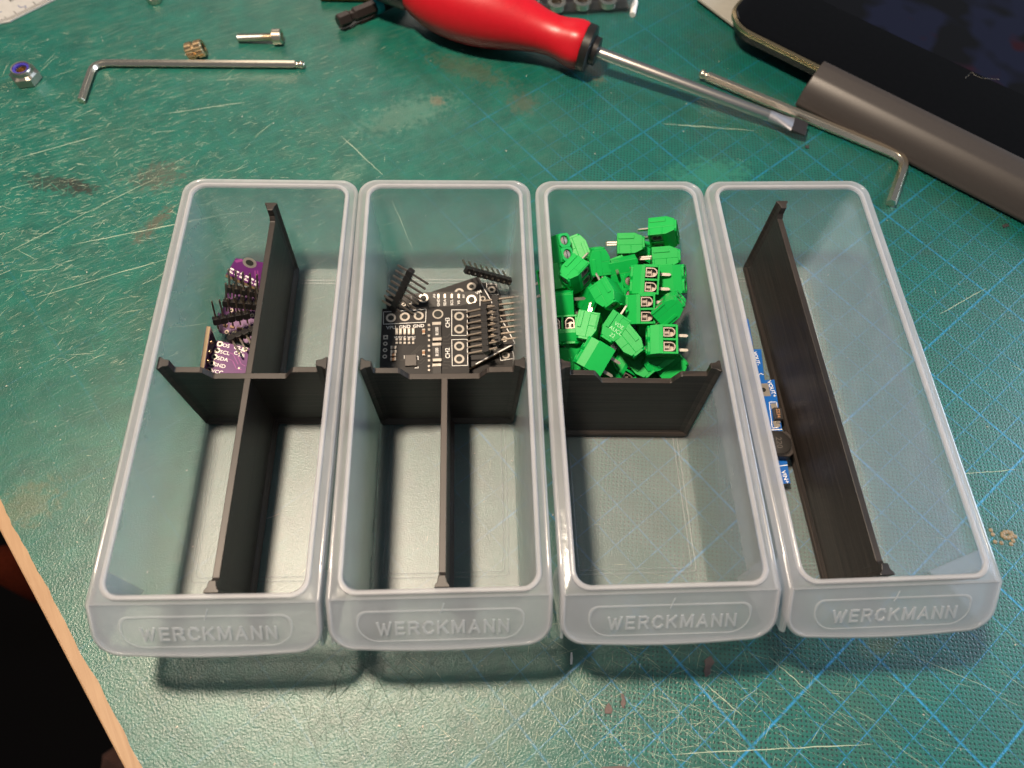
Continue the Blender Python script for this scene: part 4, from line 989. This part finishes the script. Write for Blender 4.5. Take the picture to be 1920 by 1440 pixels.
# nuts, screw, insert
M = T(*at(53, 150, 0)) @ RZm(12) @ Matrix.Diagonal((1.14, 1.14, .98, 1))
root = thing('lock_nut', 'steel lock nut with a blue nylon ring at the far left of the mat', 'nut', M)
b = MB(); hx_ = lambda r, z: [(r*math.cos(R(60*i)), r*math.sin(R(60*i)), z) for i in range(6)]
n = 24
def hexn(r, z, k):
    out = []
    for i in range(n):
        t = 2*math.pi*i/n; h = math.cos(R(30))/math.cos((t % (math.pi/3))-math.pi/6); out.append((r*(k*h+(1-k)*.93)*math.cos(t), r*(k*h+(1-k)*.93)*math.sin(t), z))
    return out
b.loft([hexn(4.6, .05, 0), hexn(5.5, .5, 1), hexn(5.5, 4.0, 1), hexn(4.5, 4.9, 0), hexn(4.2, 6.4, 0), hexn(3.9, 6.9, 0), hexn(3.4, 6.8, 0), hexn(3.4, 5.6, 0), hexn(2.5, 5.6, 0), hexn(2.5, .2, 0)], None, False, False)
b.build('body', M_nut, root, smooth=12)
b = MB(); b.ring(2.2, 3.65, 5.5, 6.3, 24); b.build('nylon_ring', M_nylon, root, smooth=40)
b = MB(); b.ring(1.9, 2.6, .4, 5.4, 20); b.disc(2.0, 1.0, 16); b.build('thread', M_brass, root)
M = T(*at(291, 2, 0)) @ RZm(20)
root = thing('hex_nut', 'small plain steel nut cut off by the top edge of the picture', 'nut', M)
b = MB(); b.loft([hexn(3.4, .05, 0), hexn(3.8, .4, 1), hexn(3.8, 2.8, 1), hexn(3.4, 3.2, 0), hexn(1.8, 3.2, 0), hexn(1.8, .1, 0)]); b.build('body', M_metal, root, smooth=25)
A = at(445, 71, 2.1); B = at(530, 70, 3.0); B = Vector((B.x, B.y, 3.4)); d = (B-A).normalized(); M = frame(A, Vector((0, 0, 1)).cross(d), z=d)
root = thing('cap_screw', 'short socket cap screw lying above the level hex key', 'screw', M)
b = MB(); L_ = (B-A).length; prof = [(1.5, 0)]; z = .5
while z < L_-5.2: prof += [(2.0, z), (1.5, z+.45)]; z += .9
prof += [(1.95, z), (1.95, L_-4.5)]
b.lathe(prof, 20); b.build('threaded_shank', M_metal, root, smooth=20)
b = MB(); b.lathe([(3.2, L_-4.6), (3.5, L_-4.3), (3.5, L_-.6), (3.2, L_-.2), (1.9, L_-.2), (1.7, L_-1.6)], 28, caps=False); b.disc(3.2, L_-4.6, 28); b.build('head', M_metal, root, smooth=35)
MB().disc(1.8, L_-1.5, 6).build('socket', M_dark, root)
M = T(*at(371, 108, 0)) @ RZm(8) @ T(0, 1.2, 3.4) @ Matrix.Rotation(R(78), 4, 'Y') @ Matrix.Diagonal((1.6, 1.6, 1.7, 1))
root = thing('threaded_insert', 'knurled brass insert touching the level hex key from behind', 'threaded insert', M)
b = MB(); rings = []
for z, r in ((-2.4, 2.0), (-2.1, 2.3), (-.4, 2.3), (-.3, 1.9), (.3, 1.9), (.4, 2.3), (2.1, 2.3), (2.4, 2.0)):
    rings.append([((r+(.08 if i % 2 else -.08))*math.cos(2*math.pi*i/36), (r+(.08 if i % 2 else -.08))*math.sin(2*math.pi*i/36), z) for i in range(36)])
b.loft(rings); b.ring(1.25, 2.05, -2.39, 2.39, 24); b.build('knurled_body', M_brass, root)
MB().disc(1.3, 1.8, 16).disc(1.3, -1.8, 16).build('bore', M_dark, root)

# ------------------------------------------------------------------ ruler
pl = Plane(at(0, 43, .9), at(92, 0, .9), at(0, 0, .9))
root = thing('ruler', 'corner of a white ruler with fine grey ticks at the upper left', 'ruler', pl.mat())
poly = [(-40, -3), (2, .2), (4.4, .6), (70, 0), (70, 40), (-40, 40)]
k0 = pl.hit(22, 37); k1 = pl.hit(0, 43)
poly = [(k1[0]-30, k1[1]-.5), (k1[0], k1[1]+.0), (k0[0]-1, k0[1]-.3), (k0[0]+1, k0[1]+.05), (75, 0), (75, 40), (k1[0]-30, 40)]
MB().prism(poly, -.8, 0).build('blade', M_white, root, bevel=.1)
ang = math.atan2(-k0[1], 75-k0[0]); b = MB()
for i in range(-16, 60):
    x = k0[0]+.6+i*1.0; y = k0[1]-(x-k0[0])*k0[1]/(75-k0[0]) if x > k0[0] else k0[1]*((x-k1[0])/(k0[0]-k1[0])) if x > k1[0] else 0
    L_ = 4.6 if i % 10 == 3 else (3.4 if i % 5 == 3 else 2.2)
    b.box(x-.19, x+.19, y+.25, y+.25+L_, -.1, .06)
b.build('tick_mark', M_tick, root)
b = MB(); x, y = pl.hit(24, -3); text_into(b, 'Lu', 3.0, T(x, y+.0, 0), .02, .03, bold=.03, shear=.25); b.build('lettering', M_ink, root)
b = MB()
for q in ([(34, 10), (38, 14), (44, 13), (48, 11), (49, 14)], [(0, 23), (3, 22)]): pline(b, pl, q, .4, .01)
b.build('ink_mark', M_bink, root)

# ------------------------------------------------------------------ device on its bracket, grey plate, clear box, white stick
ZT = 15.0
K0 = at(1383, 8, ZT); K1 = at(1540, 122, ZT); K2 = at(1925, 312, ZT)
u = (K2-K1).normalized(); v = Vector((-u.y, u.x, 0)); 
if v.y < 0: v = -v
c0 = K1-u*((K1-K0).dot(u)) ; M = frame((c0.x, c0.y, ZT), u, v)
root = thing('tablet', 'black glossy screen with a thin gilt metal rim at the upper right', 'tablet', M)
def rr(x0, x1, y0, y1, r, z, n=10):
    out = []
    for cx, cy, a in ((x1-r, y0+r, -90), (x1-r, y1-r, 0), (x0+r, y1-r, 90), (x0+r, y0+r, 180)):
        for i in range(n+1):
            t = R(a+90*i/n); out.append((cx+r*math.cos(t), cy+r*math.sin(t), z))
    return out
X0, X1, Y0_, Y1_ = -1.5, 260, -1.5, 150
b = MB(); b.loft([rr(X0+1, X1-1, Y0_+1, Y1_-1, 15, -3.4), rr(X0+.2, X1-.2, Y0_+.2, Y1_-.2, 15.8, -2.8), rr(X0, X1, Y0_, Y1_, 16, -1.9), rr(X0+.3, X1-.3, Y0_+.3, Y1_-.3, 15.7, -.9), rr(X0+1.6, X1-1.6, Y0_+1.6, Y1_-1.6, 14.6, -.5)], None, True, False); b.build('metal_rim', M_bezel, root, smooth=50)
b = MB(); b.loft([rr(X0+6, X1-6, Y0_+6, Y1_-6, 12, -9), rr(X0+2.2, X1-2.2, Y0_+2.2, Y1_-2.2, 14, -7), rr(X0+1.4, X1-1.4, Y0_+1.4, Y1_-1.4, 14.6, -3.3)], None, True, True); b.build('back_shell', M_rubber, root, smooth=50)
b = MB(); b.loft([rr(X0+1.5, X1-1.5, Y0_+1.5, Y1_-1.5, 14.6, -.9), rr(X0+1.7, X1-1.7, Y0_+1.7, Y1_-1.7, 14.6, -.3), rr(X0+2.6, X1-2.6, Y0_+2.6, Y1_-2.6, 14, 0)], None, True, True)
gl = b.build('glass', M_glass, root, smooth=50)
t = NT('painted_screen_reflection'); P = t.coord(); n1 = t.noise(P, .030, 2, .5); n2 = t.noise(t.coord(loc=(90, 40, 7)), .045, 2, .5)
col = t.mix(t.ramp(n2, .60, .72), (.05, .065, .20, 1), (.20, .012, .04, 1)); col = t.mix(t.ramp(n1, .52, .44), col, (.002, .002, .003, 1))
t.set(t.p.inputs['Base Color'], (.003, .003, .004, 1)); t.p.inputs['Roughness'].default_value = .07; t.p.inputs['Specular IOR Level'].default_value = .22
t.set(t.p.inputs['Emission Color'], col); t.p.inputs['Emission Strength'].default_value = .10  # faint emission painted in place of a blurred bluish reflection in the glass
b = MB(); b.loft([rr(30, X1-12, 42, Y1_-12, 3, .03)], None, False, True); b.build('reflection_glow', t.m, gl)
b = MB(); pp = [(1810, 118), (1822, 107), (1828, 113), (1840, 118), (1860, 120), (1874, 121)]
hp = [at(x, y+25 if False else y+28, ZT+.15) for x, y in pp]; b.tube(hp, .035, 5); tag(b.build('hair', M_lint), 'fine pale hair lying on the black screen', 'hair')
# bracket: long extruded channel holding the lower edge
def brk_pt(px, py, z): return at(px, py, z)
D = at(1490, 196, 2.0); w0 = (D-K1).dot(v)
sec = [(1.6, 1.6), (-.2, 1.7), (-2.0, 1.0), (-6.5, -.6), (-8.0, -1.3), (-12.5, -6.4), (w0+.9, -10.6), (w0, -12.4), (w0+.4, -13.8), (w0+1.6, -13.4), (-11.0, -9.0), (-2.0, -3.2), (-1.2, -1.0), (1.6, .3)]
e_ = (D-K1).dot(u)
b = MB(); rA = []
def ringb(s0, skew): return [(x, y, s0 + skew*x/w0) for x, y in sec]
b.loft([ringb(0, e_), ringb(220, 0)], frame(K1, v, z=u), True, True)
root = thing('bracket', 'dark grey plastic channel along the lower edge of the black screen', 'bracket')
b.build('channel', M_bracket, root, smooth=28, bevel=1.3, seg=4)
b = MB(); ps = [at(1308, -4, 3), at(1380, 50, 3), at(1400, 40, 3), at(1400, -60, 3), at(1300, -60, 3)]
poly = [(p.x, p.y) for p in ps]; b.prism(poly, 1.8, 3.0); tag(b.build('grey_plate', M_greypl, bevel=.2), 'pale grey plastic plate reaching under the left side of the black screen', 'plate')
root = thing('component_case', 'clear plastic case with round rings inside, cut off by the top edge', 'case')
M_clear = milky('clear_case_plastic', .03, rough_see=.1, see_rough_share=.2, tint=(.9, .9, .9), gl=.08)
a, c = at(1010, 14, 6), at(1192, 4, 6); u2 = (c-a).normalized(); v2 = Vector((-u2.y, u2.x, 0)); Mc = frame((a.x, a.y, 0), u2, v2); Lc = (c-a).length
b = MB(); b.loft([rr(0, Lc, 0, 60, 3, .2, 5), rr(0, Lc, 0, 60, 3, 7, 5), rr(1, Lc-1, 1, 59, 2.4, 7.2, 5), rr(1.2, Lc-1.2, 1.2, 58.8, 2.2, 1.2, 5)], Mc, True, True); b.build('tray', M_clear, root, smooth=35)
b = MB().box(2, Lc-2, 2, 56, 1.3, 1.6, Mc); b.build('insert', M_rubber, root)
for i in range(3):
    b = MB(); b.ring(2.6, 4.6, 2, 5, 24, Mc @ T(10+13*i, 5.2, 0)); b.build('ring', M_metal, root, smooth=40)
b = MB(); b.tube([at(1191, 3, 2), at(1186, 28, 1.4)], 1.5, 14); tag(b.build('white_stick', M_silk, smooth=40), 'short white plastic stub beside the clear case', 'stick')
b = MB(); a = at(655, -4, 2); b.tube([at(600, -12, 3), at(700, -10, 3)], 3, 12); tag(b.build('orange_cable', simple('orange_rubber', (.5, .12, .03), .5), smooth=40), 'orange cable cut off by the top edge above the driver bit', 'cable')
